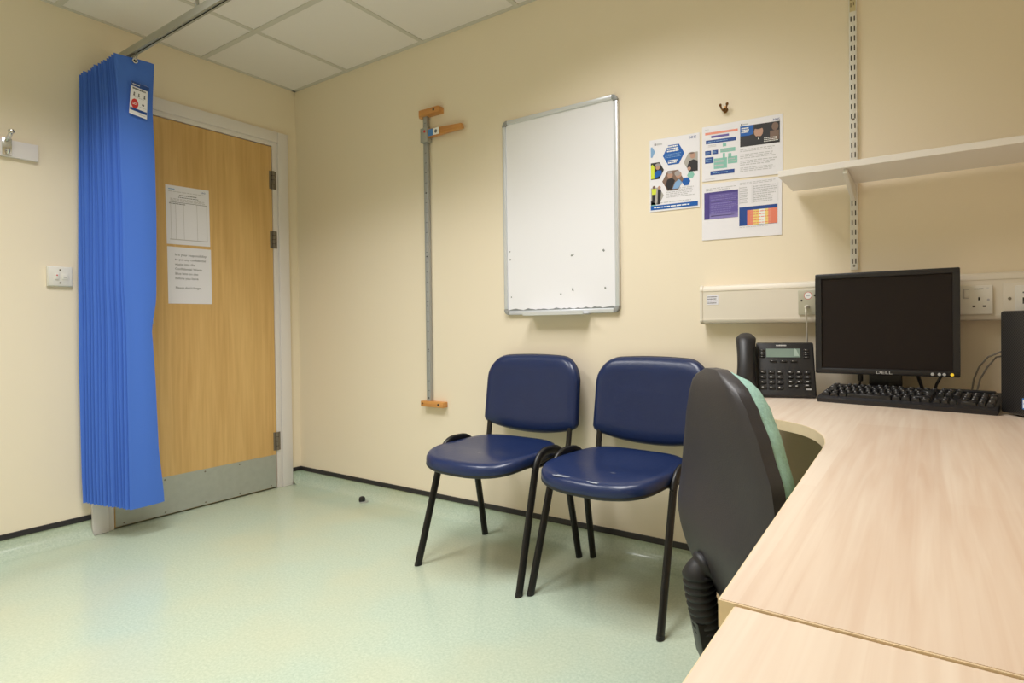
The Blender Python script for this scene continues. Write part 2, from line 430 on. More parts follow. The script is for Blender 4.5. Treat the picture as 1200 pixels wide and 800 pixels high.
b.lathe([(.026, .002), (.026, .008), (.022, .011)], STEEL, (0, -.905, .982), 24, 'X')
b.tube([(.008, -.905, .982), (.045, -.905, .982), (.056, -.898, .982), (.060, -.885, .982), (.060, -.800, .982)], .0095, STEEL, 14)
b.build('lever_handle', dr)

# papers on the door
def sheet_on_door(name, y0, y1, z0, z1, tilt):
    b = MB(); x = .0032
    U = Vector((.0, y1 - y0, (y1 - y0) * tilt)); V = Vector((0, 0, z1 - z0)) + Vector((0, -(z1 - z0) * tilt * .3, 0))
    o = Vector((x, y0, z0))
    b.polys([[o, o + U, o + U + V, o + V]], PAPER); 
    t = bmesh.new(); 
    q = [o, o + U, o + U + V, o + V]; q2 = [p - Vector((.0008, 0, 0)) for p in q]
    v = [t.verts.new(p) for p in q2]; t.faces.new(v)
    v2 = [t.verts.new(p - Vector((.0, 0, 0))) for p in q]
    for i in range(4): t.faces.new((v[i], v[(i + 1) % 4], v2[(i + 1) % 4], v2[i]))
    b.absorb(t, PAPER, smooth=False)
    return b, Sheet(b, o, U, V)
b, s = sheet_on_door('notice', -.711, -.504, 1.382, 1.683, .03)
s.text('NHS', .80, .925, .028, NAVYINK); s.rect(.06, .93, .2, .945, SKYINK); s.lines(.06, .885, .95, .91, 1, INKLIGHT, seed=3)
s.lines(.30, .835, .72, .855, 1, INK, seed=21, fill=.6, ragged=0); s.lines(.28, .80, .74, .818, 1, INK, seed=22, fill=.6, ragged=0); s.lines(.10, .735, .92, .785, 3, INKRULE, seed=4, fill=.45, ragged=.1)
s.rect(.07, .715, .95, .722, INK); s.lines(.07, .68, .5, .705, 1, INK, seed=9)
for u in (.10, .21, .39, .70, .93): s.rect(u, .09, u + .007, .715, INKRULE)
s.rect(.07, .078, .94, .090, INKRULE)
tag(b.build('notice'), 'upper white paper on the door, printed with a form table', 'notice', 'papers taped to the door')
b, s = sheet_on_door('notice', -.709, -.500, 1.078, 1.370, .012)
for i, t in enumerate(['It is your responsibility', 'to put any confidential', 'waste into the', 'Confidential Waste', 'Blue bins on site', 'before you leave', '', "Please don't forget"]):
    if t: s.text(t, .16, .845 - i * .083, .040, INK, stretch=.98)
tag(b.build('notice'), 'lower white paper on the door with a short typed message', 'notice', 'papers taped to the door')

# ------------------------------------------------------------------ wall switch, coat rail (left wall)
sw = thing('fused_switch', 'white square switch plate on the wall left of the blue curtain', 'switch', (0, -1.138, 1.186))
b = MB(); b.box((0, -1.183, 1.142), (.012, -1.094, 1.231), WHITEPLASTIC, .003); b.box((.009, -1.181, 1.144), (.017, -1.096, 1.229), WHITEPLASTIC, .004); b.build('face_plate', sw)
b = MB(); b.box((.016, -1.158, 1.171), (.021, -1.143, 1.200), WHITEPLASTIC, .002); b.box((.0205, -1.153, 1.188), (.0215, -1.149, 1.194), REDINK); b.build('rocker', sw)
b = MB(); b.box((.016, -1.134, 1.172), (.0195, -1.111, 1.198), WHITEPLASTIC, .002); b.box((.0192, -1.127, 1.182), (.0199, -1.118, 1.184), INK); b.build('fuse_holder', sw)
for z in (1.215, 1.158):
    b = MB(); b.lathe([(.004, .0165), (.0035, .018), (.001, .0182)], HINGE, (0, -1.139, z), 10, 'X'); b.build('screw', sw)
cr = thing('coat_rail', 'white board with a chrome coat hook on the wall left of the curtain', 'coat hook', (0, -1.45, 1.712))
b = MB(); b.box((0, -1.72, 1.677), (.020, -1.204, 1.748), GLOSSWHITE, .003); b.build('backboard', cr)
for y in (-1.305, -1.455, -1.605):
    b = MB()
    b.box((.020, y - .015, 1.682), (.0235, y + .015, 1.752), CHROME, .001)
    b.tube([(.022, y, 1.745), (.032, y, 1.748), (.050, y, 1.752), (.070, y, 1.760), (.078, y, 1.768)], .0075, CHROME, 10)
    b.lathe([(.0, 0), (.009, .003), (.011, .010), (.008, .017), (.0, .019)], CHROME, (.079, y, 1.760), 12)
    b.tube([(.022, y, 1.692), (.034, y, 1.688), (.042, y, 1.694), (.045, y, 1.705)], .006, CHROME, 10)
    b.build('hook', cr)

# ------------------------------------------------------------------ curtain rail and curtain
rl = thing('curtain_rail', 'grey ceiling hung curtain rail running out from the door wall', 'curtain rail', (.8, -.925, 2.2))
b = MB()
ya, yb, za, zb_ = -.937, -.913, 2.196, 2.228
b.prism([(ya, zb_), (yb, zb_), (yb, za), (yb - .008, za), (yb - .008, za + .006), (ya + .008, za + .006), (ya + .008, za), (ya, za)], .0, 3.0, ALUGREY, 'X')
b.box((.0, yb - .0085, za + .0005), (3.0, yb + .0004, za + .004), SLOT)
b.build('track', rl)
for x in (.80, 1.90, 2.9):
    b = MB(); b.tube([(x, -.925, zb_), (x, -.925, H)], .008, ALUGREY, 10); b.lathe([(.02, H - .006), (.02, H)], ALUGREY, (x, -.925, 0), 14); b.build('suspension_rod', rl)
b = MB(); b.box((0, -.940, 2.193), (.006, -.910, 2.231), ALUGREY, .002); b.build('wall_bracket', rl)

def lerp_tab(tab, z):
    tab = sorted(tab)
    if z <= tab[0][0]: return tab[0][1]
    for (a, va), (c, vc) in zip(tab, tab[1:]):
        if z <= c:
            t = (z - a) / (c - a); t = t * t * (3 - 2 * t) * .5 + t * .5
            return va + (vc - va) * t
    return tab[-1][1]
CLt = [(2.163, -1.010), (1.95, -.998), (1.688, -.993), (1.5, -.989), (1.16, -.990), (.978, -.984), (.818, -.983), (.514, -.983), (.143, -.983)]
CRt = [(2.17, -.857), (1.951, -.867), (1.718, -.861), (1.443, -.860), (1.088, -.866), (1.009, -.876), (.95, -.887), (.852, -.882), (.694, -.875), (.417, -.869), (.147, -.849)]
CBt = [(2.1, -1.064), (1.55, -1.073), (1.165, -1.077), (.704, -1.081), (.28, -1.082), (.19, -1.080)]
cu = thing('cubicle_curtain', 'tall pleated blue disposable curtain hanging beside the door', 'curtain', (.15, -.94, .145))
NP, NZ = 14, 46
b = MB(); rows = []
prng = random.Random(3); jit = [(prng.uniform(-.004, .003), prng.uniform(-.002, .002), prng.uniform(0, 6.28), prng.uniform(.75, 1.15)) for _ in range(NP)]
STEP = .215 / (NP - 1)
for iz in range(NZ + 1):
    t = iz / NZ; row = []
    for i in range(NP):
        s = i / (NP - 1); X = .035 + .215 * s; last = i == NP - 1
        ztop = 2.100 + .064 * s; zbot = .165 - .024 * s
        z = zbot + (ztop - zbot) * t
        left = lerp_tab(CBt, z) * (1 - s) + lerp_tab(CLt, z) * s
        right = lerp_tab(CRt, z) - .055 * (1 - s)
        j = jit[i]
        if not last:
            left += j[0] + .003 * sin(2.4 * z + j[2]); X += j[1]
        h = STEP * j[3] * (1 - .2 * sin(1.7 * z + j[2]))
        # a fold opens out from its crisp tip: back panel, tip, front panel, then the hidden right-hand crease
        row += [(X - h * .30, left + .034, z), (X - h * .18, left + .014, z), (X - h * .07, left + .003, z), (X + h * .03, left, z), (X + h * .11, left + .003, z), (X + h * .16, left + .014, z), (X + h * .20 if not last else X + .004, left + .036, z)]
        if last:
            row += [(X + .010, (left + right) / 2, z + .002), (X + .012, right - .02, z + .004), (X + .008, right, z + .005)]
        else:
            row.append((X + STEP * .42, right - .012, z))
    rows.append(row)
b.grid(rows, CURTAIN)
cuf = b.build('fabric', cu, angle=25)
b = MB()
b.lathe([(.006, .2715), (.006, .2735), (.011, .2735), (.011, .2715)], CHROME, (0, -.938, 2.150), 18, 'X')
b.build('eyelet', cu)
for k in range(NP):
    s = k / (NP - 1); x = .045 + .218 * s
    b = MB(); yy = -.925 - .013 * s
    zt = 2.100 + .052 * s
    b.tube([(x + .006, yy, zt - .004), (x + .010, yy + .003, zt + .012), (x + .003, -.925, zt + .028), (x, -.925, 2.199)], .0018, STEEL, 6)
    b.build('hook', cu)
b = MB()
lab = [Vector((.2685, -.952, 2.059)), Vector((.2725, -.890, 2.050)), Vector((.2725, -.896, 1.901)), Vector((.2685, -.963, 1.912))]
U = lab[2] - lab[3]; V = lab[0] - lab[3]
b.grid([[lab[3], lab[2]], [lab[0], lab[1]]], PAPERGLOSS, thick=.0006)
s = Sheet(b, lab[3] + Vector((.0009, 0, 0)), U, V, .0004)
s.rect(0, .86, 1, 1.0, NAVYINK); s.lines(.08, .90, .6, .95, 1, WHITEINK, 2, seed=2)
s.lines(.1, .76, .95, .84, 1, INK, seed=5, fill=.5)
for u in (.2, .46, .78): s.ell(u, .67, .04, INK); s.poly([(u - .05, .58), (u + .05, .58), (u + .03, .65), (u - .03, .65)], INK)
s.lines(.1, .53, .95, .57, 1, INKLIGHT, seed=6); s.ell(.27, .34, .2, REDINK, 1, rv=.15); s.lines(.14, .30, .42, .38, 2, WHITEINK, 2, seed=3)
s.ell(.73, .38, .07, INK, 1); s.lines(.55, .27, .95, .31, 1, INKLIGHT, seed=8)
s.rect(.03, .12, .97, .20, NAVYINK); s.lines(.5, .03, .95, .09, 1, INKLIGHT, seed=11)
o = b.build('care_label', cu); o['label'] = 'white printed label with a red circle'

# ------------------------------------------------------------------ height measure
hm = thing('height_measure', 'wall mounted measuring rod with wooden end blocks, left of the whiteboard', 'height measure', (1.13, 0, .54))
b = MB(); b.box((1.120, -.022, .56), (1.144, -.004, 2.015), RODGREY, .002); b.box((1.1195, -.0228, .56), (1.124, -.021, 2.015), RODLIGHT)
for k in range(28):
    z = .62 + k * .05
    b.box((1.128, -.0226, z), (1.140, -.0219, z + .0025), RODTICK)
for z in (.585, .83, 1.05, 1.30, 1.62): b.lathe([(.004, -.0218), (.003, -.0235)], SLOT, (1.133, 0, z), 8, 'Y')
b.build('rod', hm)
b = MB(); b.prism([(1.086, 0), (1.086, -.018), (1.105, -.038), (1.235, -.038), (1.240, -.034), (1.240, 0)], 2.004, 2.034, RULERWOOD, 'Z', .0015)
b.lathe([(.007, -.0375), (.006, -.0395)], SLOT, (1.208, 0, 2.020), 10, 'Y'); b.build('end_block', hm)
b = MB(); b.box((1.086, -.034, .541), (1.240, 0, .569), RULERWOOD, .002)
b.lathe([(.006, -.0335), (.005, -.0355)], SLOT, (1.208, 0, .556), 10, 'Y'); b.lathe([(.005, -.0335), (.004, -.0355)], SLOT, (1.098, 0, .557), 10, 'Y'); b.build('end_block', hm)
b = MB(); b.box((1.108, -.034, 1.872), (1.158, -.002, 1.945), RODLIGHT, .004); b.lathe([(.007, -.034), (.006, -.036)], REDINK, (1.140, 0, 1.925), 10, 'Y'); b.build('slider', hm)
b = MB(); t = [(1.158, 1.892), (1.158, 1.935), (1.382, 1.922), (1.386, 1.898)]
b.prism(t, -.032, -.012, RULERWOOD, 'Y', .0015)
sl = Sheet(b, (1.163, -.0324, 1.896), (.075, 0, 0), (0, 0, .034))
sl.rect(0, 0, .45, 1, STICKERBLUE); sl.rect(.45, 0, 1, 1, WHITEINK); sl.ell(.72, .5, .12, INK, 2)
b.build('head_arm', hm)

# ------------------------------------------------------------------ whiteboard
wx0, wx1, wz0, wz1 = 1.622, 2.216, .994, 1.882
wb = thing('whiteboard', 'upright whiteboard in a silver frame above the blue chairs', 'whiteboard', ((wx0 + wx1) / 2, 0, wz0))
b = MB(); b.box((wx0 + .008, -.012, wz0 + .008), (wx1 - .008, -.003, wz1 - .008), BOARD)
s = Sheet(b, (wx0, -.012, wz0), (wx1 - wx0, 0, 0), (0, 0, wz1 - wz0))
def mk(x, z, r, seed):
    q = random.Random(seed); n = 9
    s.poly([((x - wx0) / (wx1 - wx0) + r * q.uniform(.5, 1.3) * cos(2 * pi * k / n), (z - wz0) / (wz1 - wz0) + r * .67 * q.uniform(.5, 1.3) * sin(2 * pi * k / n)) for k in range(n)], MARK)
for i, (x, z, r) in enumerate([(1.988, 1.243, .008), (1.996, 1.247, .007), (2.143, 1.253, .009), (1.931, 1.081, .008), (1.992, 1.094, .008), (1.991, 1.100, .006), (2.149, 1.097, .008), (1.660, 1.076, .007), (1.657, 1.248, .009), (1.655, 1.284, .007)]): mk(x, z, r, i)
q = random.Random(5)
pts = [(.04 + .92 * k / 40, .024 + .007 * q.random() * (.3 + abs(sin(k * .6)))) for k in range(41)]
s.poly([(.04, .014)] + pts + [(.96, .014)], MARK)
pts = [(.026 + .007 * q.random(), .02 + .40 * k / 30) for k in range(31)]
s.poly([(.018, .02)] + pts + [(.018, .42)], MARK)
b.build('board', wb)
b = MB(); R = .026
for (lo, hi) in (((wx0 + R, wz0), (wx1 - R, wz0 + .019)), ((wx0 + R, wz1 - .019), (wx1 - R, wz1)), ((wx0, wz0 + R), (wx0 + .019, wz1 - R)), ((wx1 - .019, wz0 + R), (wx1, wz1 - R))):
    b.box((lo[0], -.019, lo[1]), (hi[0], -.002, hi[1]), ALU, .004)
b.build('frame', wb)
for cx, cz, a0 in ((wx0 + R, wz0 + R, pi), (wx1 - R, wz0 + R, 1.5 * pi), (wx1 - R, wz1 - R, 0), (wx0 + R, wz1 - R, .5 * pi)):
    b = MB(); n = 8
    out = [(cx + R * cos(a0 + k * pi / 2 / n), cz + R * sin(a0 + k * pi / 2 / n)) for k in range(n + 1)]
    inn = [(cx + (R - .0195) * cos(a0 + k * pi / 2 / n), cz + (R - .0195) * sin(a0 + k * pi / 2 / n)) for k in range(n, -1, -1)]
    b.prism(out + inn, -.0205, -.002, CORNERGREY, 'Y', .003); b.build('corner_cap', wb)
b = MB(); b.prism([(-.002, wz0 + .002), (-.060, wz0 - .001), (-.066, wz0 + .010), (-.068, wz0 + .010), (-.067, wz0 - .005), (-.002, wz0 - .004)], 1.765, 2.073, ALU, 'X'); b.build('pen_tray', wb)

# ------------------------------------------------------------------ posters
def paper_on_wall(q, nm):
    """q: lower-left, lower-right, upper-right, upper-left as (x, z)"""
    b = MB(); f = [Vector((x, -.0026, z)) for x, z in q]; k = [Vector((x, -.0008, z)) for x, z in q]
    b.polys([f], nm); t = bmesh.new(); v = [t.verts.new(p) for p in k]; v2 = [t.verts.new(p) for p in f]
    t.faces.new(v)
    for i in range(4): t.faces.new((v[i], v[(i + 1) % 4], v2[(i + 1) % 4], v2[i]))
    b.absorb(t, nm, smooth=False)
    return b, Sheet(b, f[0], f[1] - f[0], f[3] - f[0])
b, s = paper_on_wall([(2.348, 1.387), (2.552, 1.384), (2.554, 1.664), (2.350, 1.669)], PAPERGLOSS)
def hexpts(u, v, r): return [(u + r * cos(pi / 3 * k), v + r / s.asp * sin(pi / 3 * k)) for k in range(6)]
L0, L1 = .025, .965
s.poly(s.clip_poly(hexpts(.0, .83, .115), L0, L1), SKYINK)
s.rect(.10, .915, .13, .945, INKDARK); s.rect(.14, .915, .26, .940, INKLIGHT); s.text('NHS', .80, .93, .035, NAVYINK)
s.hexa(.49, .755, .215, BLUEINK); s.lines(.36, .79, .62, .885, 3, WHITEINK, 2, seed=2, fill=.6, ragged=.2); s.lines(.32, .715, .66, .775, 3, SKYINK, 2, seed=4, fill=.35); s.lines(.38, .635, .60, .69, 2, WHITEINK, 2, seed=5, fill=.6)
h = hexpts(.88, .625, .19); s.poly(s.clip_poly(h, L0, L1), PHOTOGREY); s.ell(.87, .70, .055, SKIN, 2); s.poly(s.clip_poly([(.76, .56), (.80, .63), (.88, .65), (.97, .62), (.97, .49), (.79, .49)], L0, L1), PHOTODARK, 2); s.ell(.85, .735, .05, PHOTOBROWN, 3, rv=.012); s.ell(.80, .53, .035, SKIN, 3)
h = hexpts(.11, .565, .185); s.poly(s.clip_poly(h, L0, L1), PHOTODARK); s.poly([(.027, .46), (.10, .46), (.10, .62), (.06, .66), (.027, .64)], HIVIS, 2); s.ell(.17, .61, .045, SKIN, 2); s.ell(.17, .645, .05, HAIRGREY, 3, rv=.022); s.poly([(.11, .46), (.25, .5), (.25, .56), (.16, .57), (.1, .53)], BLUEINK, 3)
h = hexpts(.475, .405, .215); s.poly(h, PHOTOBROWN); s.ell(.42, .48, .055, SKIN, 2); s.ell(.42, .515, .05, HAIRGREY, 3, rv=.018); s.poly([(.33, .34), (.36, .42), (.46, .44), (.52, .40), (.46, .30), (.38, .285)], PHOTODARK, 2); s.ell(.59, .47, .06, SKIN, 2); s.ell(.57, .49, .06, HAIRGREY, 3, rv=.035); s.poly([(.47, .285), (.52, .37), (.60, .41), (.66, .36), (.585, .285)], SKYINK, 3)
h = hexpts(.10, .215, .19); s.poly(s.clip_poly(h, L0, L1), PHOTOGREY); s.poly([(.05, .24), (.13, .24), (.14, .32), (.04, .32)], HIVIS, 2); s.poly([(.05, .13), (.10, .13), (.12, .24), (.05, .24)], PHOTODARK, 2); s.poly([(.16, .10), (.22, .10), (.24, .30), (.17, .31)], PHOTODARK, 2); s.ell(.20, .33, .03, SKIN, 2); s.ell(.09, .34, .03, PHOTOBROWN, 2)
s.hexa(.83, .445, .072, TEALINK); s.hexa(.74, .365, .082, BLUEINK, 2)
s.poly(s.clip_poly(hexpts(.03, .09, .10), L0, L1), TEALINK)
s.lines(.34, .17, .92, .30, 6, INKLIGHT, seed=8, fill=.5); s.lines(.14, .105, .92, .125, 1, INKLIGHT, seed=9, fill=.6)
s.rect(.02, .025, .965, .085, BLUEINK, 2); s.lines(.09, .04, .85, .07, 1, WHITEINK, 3, seed=4, fill=.5)
tag(b.build('poster'), 'upright poster with blue hexagons and photos, right of the whiteboard', 'poster', 'posters on the back wall')

b, s = paper_on_wall([(2.562, 1.477), (2.852, 1.465), (2.853, 1.674), (2.564, 1.680)], PAPERGLOSS)
s.lines(.04, .93, .10, .95, 1, INKLIGHT); s.rect(.04, .845, .46, .885, SALMON); s.rect(.12, .78, .35, .82, PURPLE); s.rect(.05, .68, .44, .745, NAVYINK)
s.lines(.08, .70, .41, .725, 1, SKYINK, 2, seed=2)
s.lines(.08, .615, .20, .66, 2, INKLIGHT, seed=7)
for r in ((.04, .475, .12, .555), (.135, .48, .21, .555), (.04, .325, .15, .435)): s.rect(*r, NAVYINK); s.lines(r[0] + .01, r[1] + .02, r[2] - .01, r[3] - .02, 2, SKYINK, 2, seed=3)
for r in ((.27, .60, .315, .66), (.24, .495, .43, .565), (.27, .40, .30, .48), (.34, .40, .38, .465), (.155, .21, .325, .40), (.335, .28, .455, .405)): s.rect(*r, TEALINK); s.lines(r[0] + .01, r[1] + .02, r[2] - .01, r[3] - .02, 2, INKLIGHT, 2, seed=int(r[0] * 100))
s.rect(.11, .105, .42, .175, NAVYINK); s.lines(.14, .125, .39, .155, 1, SKYINK, 2, seed=6); s.lines(.04, .03, .18, .045, 1, INKLIGHT)
s.text('NHS', .885, .925, .04, NAVYINK); s.rect(.50, .925, .515, .955, INKDARK); s.rect(.52, .93, .59, .95, INKLIGHT)
s.rect(.49, .545, .965, .91, PHOTODARK); s.poly([(.49, .91), (.655, .91), (.65, .75), (.60, .73), (.49, .735)], BLUEINK, 2); s.lines(.505, .78, .62, .885, 3, WHITEINK, 3, seed=5, fill=.6)
s.ell(.715, .775, .055, SKIN, 2, rv=.095); s.ell(.715, .855, .055, INKDARK, 3, rv=.035); s.poly([(.60, .56), (.63, .66), (.70, .70), (.78, .68), (.83, .60), (.83, .555)], INKDARK, 3); s.poly([(.708, .64), (.715, .675), (.725, .64)], WHITEINK, 4)
s.ell(.91, .83, .04, PHOTOBROWN, 2, rv=.07); s.rect(.85, .60, .955, .76, PHOTOBROWN, 2); s.lines(.78, .575, .955, .66, 3, WHITEINK, 4, seed=12, fill=.4)
for y0, y1, k in ((.45, .51, 2), (.33, .42, 3), (.21, .31, 3), (.10, .185, 3)): s.lines(.49, y0, .95, y1, k, INKLIGHT, seed=int(y0 * 100), fill=.45)
tag(b.build('poster'), 'wide poster with a flow chart and a photo of a man, upper of the two', 'poster', 'posters on the back wall')

b, s = paper_on_wall([(2.560, 1.257), (2.847, 1.253), (2.849, 1.457), (2.562, 1.467)], PAPERGLOSS)
s.lines(.05, .86, .47, .92, 2, INKLIGHT, seed=3)
s.rect(.03, .365, .47, .84, PURPLE); s.rect(.03, .80, .47, .84, PURPLED, 2); s.rect(.03, .365, .10, .80, PURPLED, 2)
for y in (.46, .57, .66, .74): s.rect(.10, y, .47, y + .006, LILAC, 2)
s.lines(.12, .40, .45, .79, 11, LILAC, 2, seed=5, fill=.35)
s.rect(.10, .365, .47, .45, LILAC, 2)
s.lines(.49, .90, .95, .945, 2, INKLIGHT, seed=4); s.lines(.49, .58, .60, .87, 9, INKLIGHT, seed=6, fill=.5); s.lines(.66, .58, .95, .87, 9, INKLIGHT, seed=7, fill=.5)
for u in (.485, .64, .66, .955): s.rect(u, .57, u + .003, .88, INKLIGHT)
s.rect(.485, .20, .95, .52, NAVYINK)
for i, m in enumerate([ORANGEINK, SALMON, YELLOWINK, YELLOWINK, WHITEINK, WHITEINK, YELLOWINK, SALMON, ORANGEINK, ORANGEINK]):
    s.rect(.585 + i * .0365, .205, .585 + (i + 1) * .0365, .46, m, 2)
for k in range(5): s.lines(.60, .22 + k * .048, .94, .25 + k * .048, 1, ORANGEINK, 3, seed=k + 30, fill=.4)
s.lines(.49, .165, .9, .185, 1, INKLIGHT, seed=9)
tag(b.build('poster'), 'wide poster with a purple panel and a coloured table, lower of the two', 'poster', 'posters on the back wall')

# small bronze hook above the posters
hk = thing('wall_hook', 'small bronze double hook on the wall above the posters', 'hook', (2.652, 0, 1.735))
b = MB(); b.lathe([(.010, 0), (.010, -.003), (.006, -.005)], BRONZE, (2.652, 0, 1.728), 14, 'Y'); b.box((2.647, -.005, 1.716), (2.657, 0, 1.742), BRONZE, .002); b.build('back_plate', hk)
for sx in (-1, 1):
    b = MB(); b.tube([(2.652, -.004, 1.724), (2.652 + sx * .005, -.016, 1.722), (2.652 + sx * .009, -.020, 1.729), (2.652 + sx * .012, -.021, 1.739)], .0030, BRONZE, 8)
    b.lathe([(0, 0), (.0045, .002), (.0055, .006), (.003, .010), (0, .011)], BRONZE, (2.652 + sx * .0125, -.021, 1.736), 10); b.build('prong', hk)

# ------------------------------------------------------------------ shelving
up = thing('shelf_upright', 'white slotted metal upright on the wall above the monitor', 'shelf upright', (3.0755, 0, 1.115))
b = MB(); b.box((3.064, -.014, 1.115), (3.087, 0, 2.36), WHITEPLASTIC, .0015)
z = 1.135
while z < 1.952:
    if not (1.345 < z < 1.40):
        for x in (3.0705, 3.0805): b.box((x - .0017, -.0146, z), (x + .0017, -.0138, z + .0165), SLOT)
    z += .0315
z = 2.06
while z < 2.34:
    for x in (3.0705, 3.0805): b.box((x - .0017, -.0146, z), (x + .0017, -.0138, z + .0165), SLOT)
    z += .0315
for z in (1.128, 1.605): b.lathe([(.004, -.014), (.003, -.0155)], HINGE, (3.0755, 0, z), 10, 'Y')
b.build('slotted_channel', up)
b = MB(); b.box((3.0665, -.0150, 1.955), (3.0845, -.0138, 2.045), STICKERBEIGE)
s = Sheet(b, (3.0665, -.0150, 1.955), (.018, 0, 0), (0, 0, .09))
for k in range(9): s.rect(.1, .50 + k * .045, .9, .53 + k * .045, STICKERTXT)
s.rect(.1, .40, .85, .44, STICKERTXT); s.rect(.15, .16, .3, .30, STICKERTXT); s.rect(.6, .2, .75, .32, STICKERTXT)
b.build('sticker', up)
b = MB()
b.prism([(-.014, 1.392), (-.240, 1.392), (-.244, 1.380), (-.236, 1.374), (-.05, 1.343), (-.014, 1.338)], 3.069, 3.082, WHITEPLASTIC, 'X', .002)
for y, z in ((-.215, 1.381), (-.03, 1.352), (-.03, 1.378)): b.lathe([(.0035, 3.0688), (.003, 3.068)], SLOT, (0, y, z), 8, 'X')
b.build('bracket', up)
b = MB(); b.box((2.889, -.252, 1.3935), (RX - .03, -.022, 1.4125), SHELFWHITE, .001, 1)
tag(b.build('wall_shelf'), 'long white empty shelf on the wall above the monitor', 'shelf')

# ------------------------------------------------------------------ dado trunking with outlets
tr = thing('cable_trunking', 'cream plastic cable trunking along the wall behind the monitor', 'trunking', (3.2, 0, .945))
b = MB()
prof = [(0, 1.083), (-.040, 1.083), (-.050, 1.078), (-.055, 1.067), (-.055, 1.062), (-.0535, 1.0615), (-.0535, .9605), (-.055, .960), (-.055, .955), (-.050, .947), (-.040, .944), (0, .944)]
b.prism(prof, 2.575, RX - .02, CREAMPLASTIC, 'X'); b.build('trunking_body', tr)
b = MB(); prof2 = [(y * 1.03 - (.001 if y < 0 else 0), 1.0135 + (z - 1.0135) * 1.025) for y, z in prof]
b.prism(prof2, 2.567, 2.578, CREAMPLASTIC, 'X', .0015); b.build('end_cap', tr)
b = MB(); b.box((2.593, -.0545, 1.013), (2.636, -.0530, 1.047), PAPER)
s = Sheet(b, (2.593, -.0545, 1.013), (.043, 0, 0), (0, 0, .034)); s.lines(.05, .08, .95, .95, 4, INK, seed=4, fill=.4); b.build('sticker', tr)
ds = thing('data_outlet', 'grey metal data outlet on the trunking, half behind the monitor', 'data outlet', (2.953, -.054, .97))
b = MB(); b.box((2.910, -.060, .970), (2.996, -.0525, 1.053), GREYPLATE, .002)
for x, z in ((2.921, 1.018), (2.962, 1.034)): b.lathe([(.0035, -.0598), (.003, -.0612)], SLOT, (x, 0, z), 10, 'Y')
b.lathe([(.011, -.0595), (.011, -.0607)], WHITEINK, (2.941, 0, 1.034), 18, 'Y'); b.lathe([(.0125, -.0595), (.0125, -.0603)], REDINK, (2.941, 0, 1.034), 18, 'Y'); b.box((2.935, -.0612, 1.032), (2.947, -.0606, 1.036), INKLIGHT)
b.build('face_plate', ds)
so = thing('power_socket', 'white switched wall socket on the trunking right of the monitor', 'power socket', (3.364, -.054, .962))
b = MB(); b.box((3.291, -.0635, .9625), (3.4375, -.0525, 1.0455), WHITEPLASTIC, .0025)
for cx in (3.405, 3.325):
    b.box((cx - .002, -.0640, 1.003), (cx + .003, -.0630, 1.012), SLOT); b.box((cx - .0155, -.0640, .983), (cx - .0085, -.0630, .988), SLOT); b.box((cx + .009, -.0640, .983), (cx + .016, -.0630, .988), SLOT)
b.lathe([(.0035, -.0630), (.003, -.0645)], INKRULE, (3.427, 0, 1.004), 10, 'Y')
s = Sheet(b, (3.291, -.0635, .9625), (.1465, 0, 0), (0, 0, .083)); s.lines(.70, .86, .86, .91, 1, INK, seed=1, fill=.6); s.rect(.9, .90, .94, .92, INKLIGHT)
b.build('face_plate', so)
for cx in (3.374, 3.295 + .0):
    b = MB(); b.box((cx - .0068, -.0642, 1.0085), (cx + .0078, -.0630, 1.0355), INKRULE); b.prism([(-.063, 1.010), (-.0665, 1.010), (-.069, 1.014), (-.0655, 1.034), (-.063, 1.034)], cx - .0055, cx + .0065, WHITEPLASTIC, 'X', .001); b.build('switch', so)
no = thing('network_outlet', 'white network outlet on the trunking above the computer tower', 'network outlet', (3.52, -.054, .96))
b = MB(); b.box((3.462, -.0575, .958), (3.60, -.0525, 1.050), CREAMPLASTIC, .0015); b.box((3.489, -.0625, .966), (3.560, -.0570, 1.042), WHITEPLASTIC, .002)
b.lathe([(.0045, -.0570), (.004, -.0590)], HINGE, (3.4765, 0, 1.006), 10, 'Y')
b.box((3.505, -.0630, .990), (3.521, -.0620, 1.008), SLOT); b.box((3.505, -.0630, 1.020), (3.526, -.0624, 1.024), INK); b.box((3.508, -.0645, 1.010), (3.522, -.0620, 1.018), WHITEPLASTIC); b.build('face_plate', no)
nc = thing('network_cable', 'white network lead plugged into the outlet over the computer tower', 'cable', (3.52, -.07, .9))
b = MB(); b.tube([(3.515, -.095, .985), (3.518, -.125, .975), (3.530, -.130, .95), (3.56, -.10, .87), (3.60, -.07, .80), (3.62, -.06, .72)], .003, WHITECABLE, 8); b.build('cord', nc)
b = MB(); b.box((3.508, -.098, .978), (3.522, -.0615, 1.000), WHITEPLASTIC, .002); b.build('plug', nc)
pc = thing('phone_cable', 'white phone lead hanging from the grey data outlet', 'cable', (2.94, -.075, .98))
b = MB()
b.tube([(2.939, -.090, .992), (2.9405, -.098, .978), (2.941, -.088, .955), (2.938, -.066, .92), (2.935, -.044, .88), (2.934, -.032, .83), (2.934, -.026, .78), (2.934, -.024, .735), (2.934, -.024, .712)], .0026, WHITECABLE, 8); b.build('cord', pc)
b = MB(); b.lathe([(.0065, -.0602), (.0068, -.070), (.0055, -.072), (.005, -.088), (.0035, -.096)], WHITEPLASTIC, (2.939, 0, .996), 12, 'Y'); b.build('plug', pc)

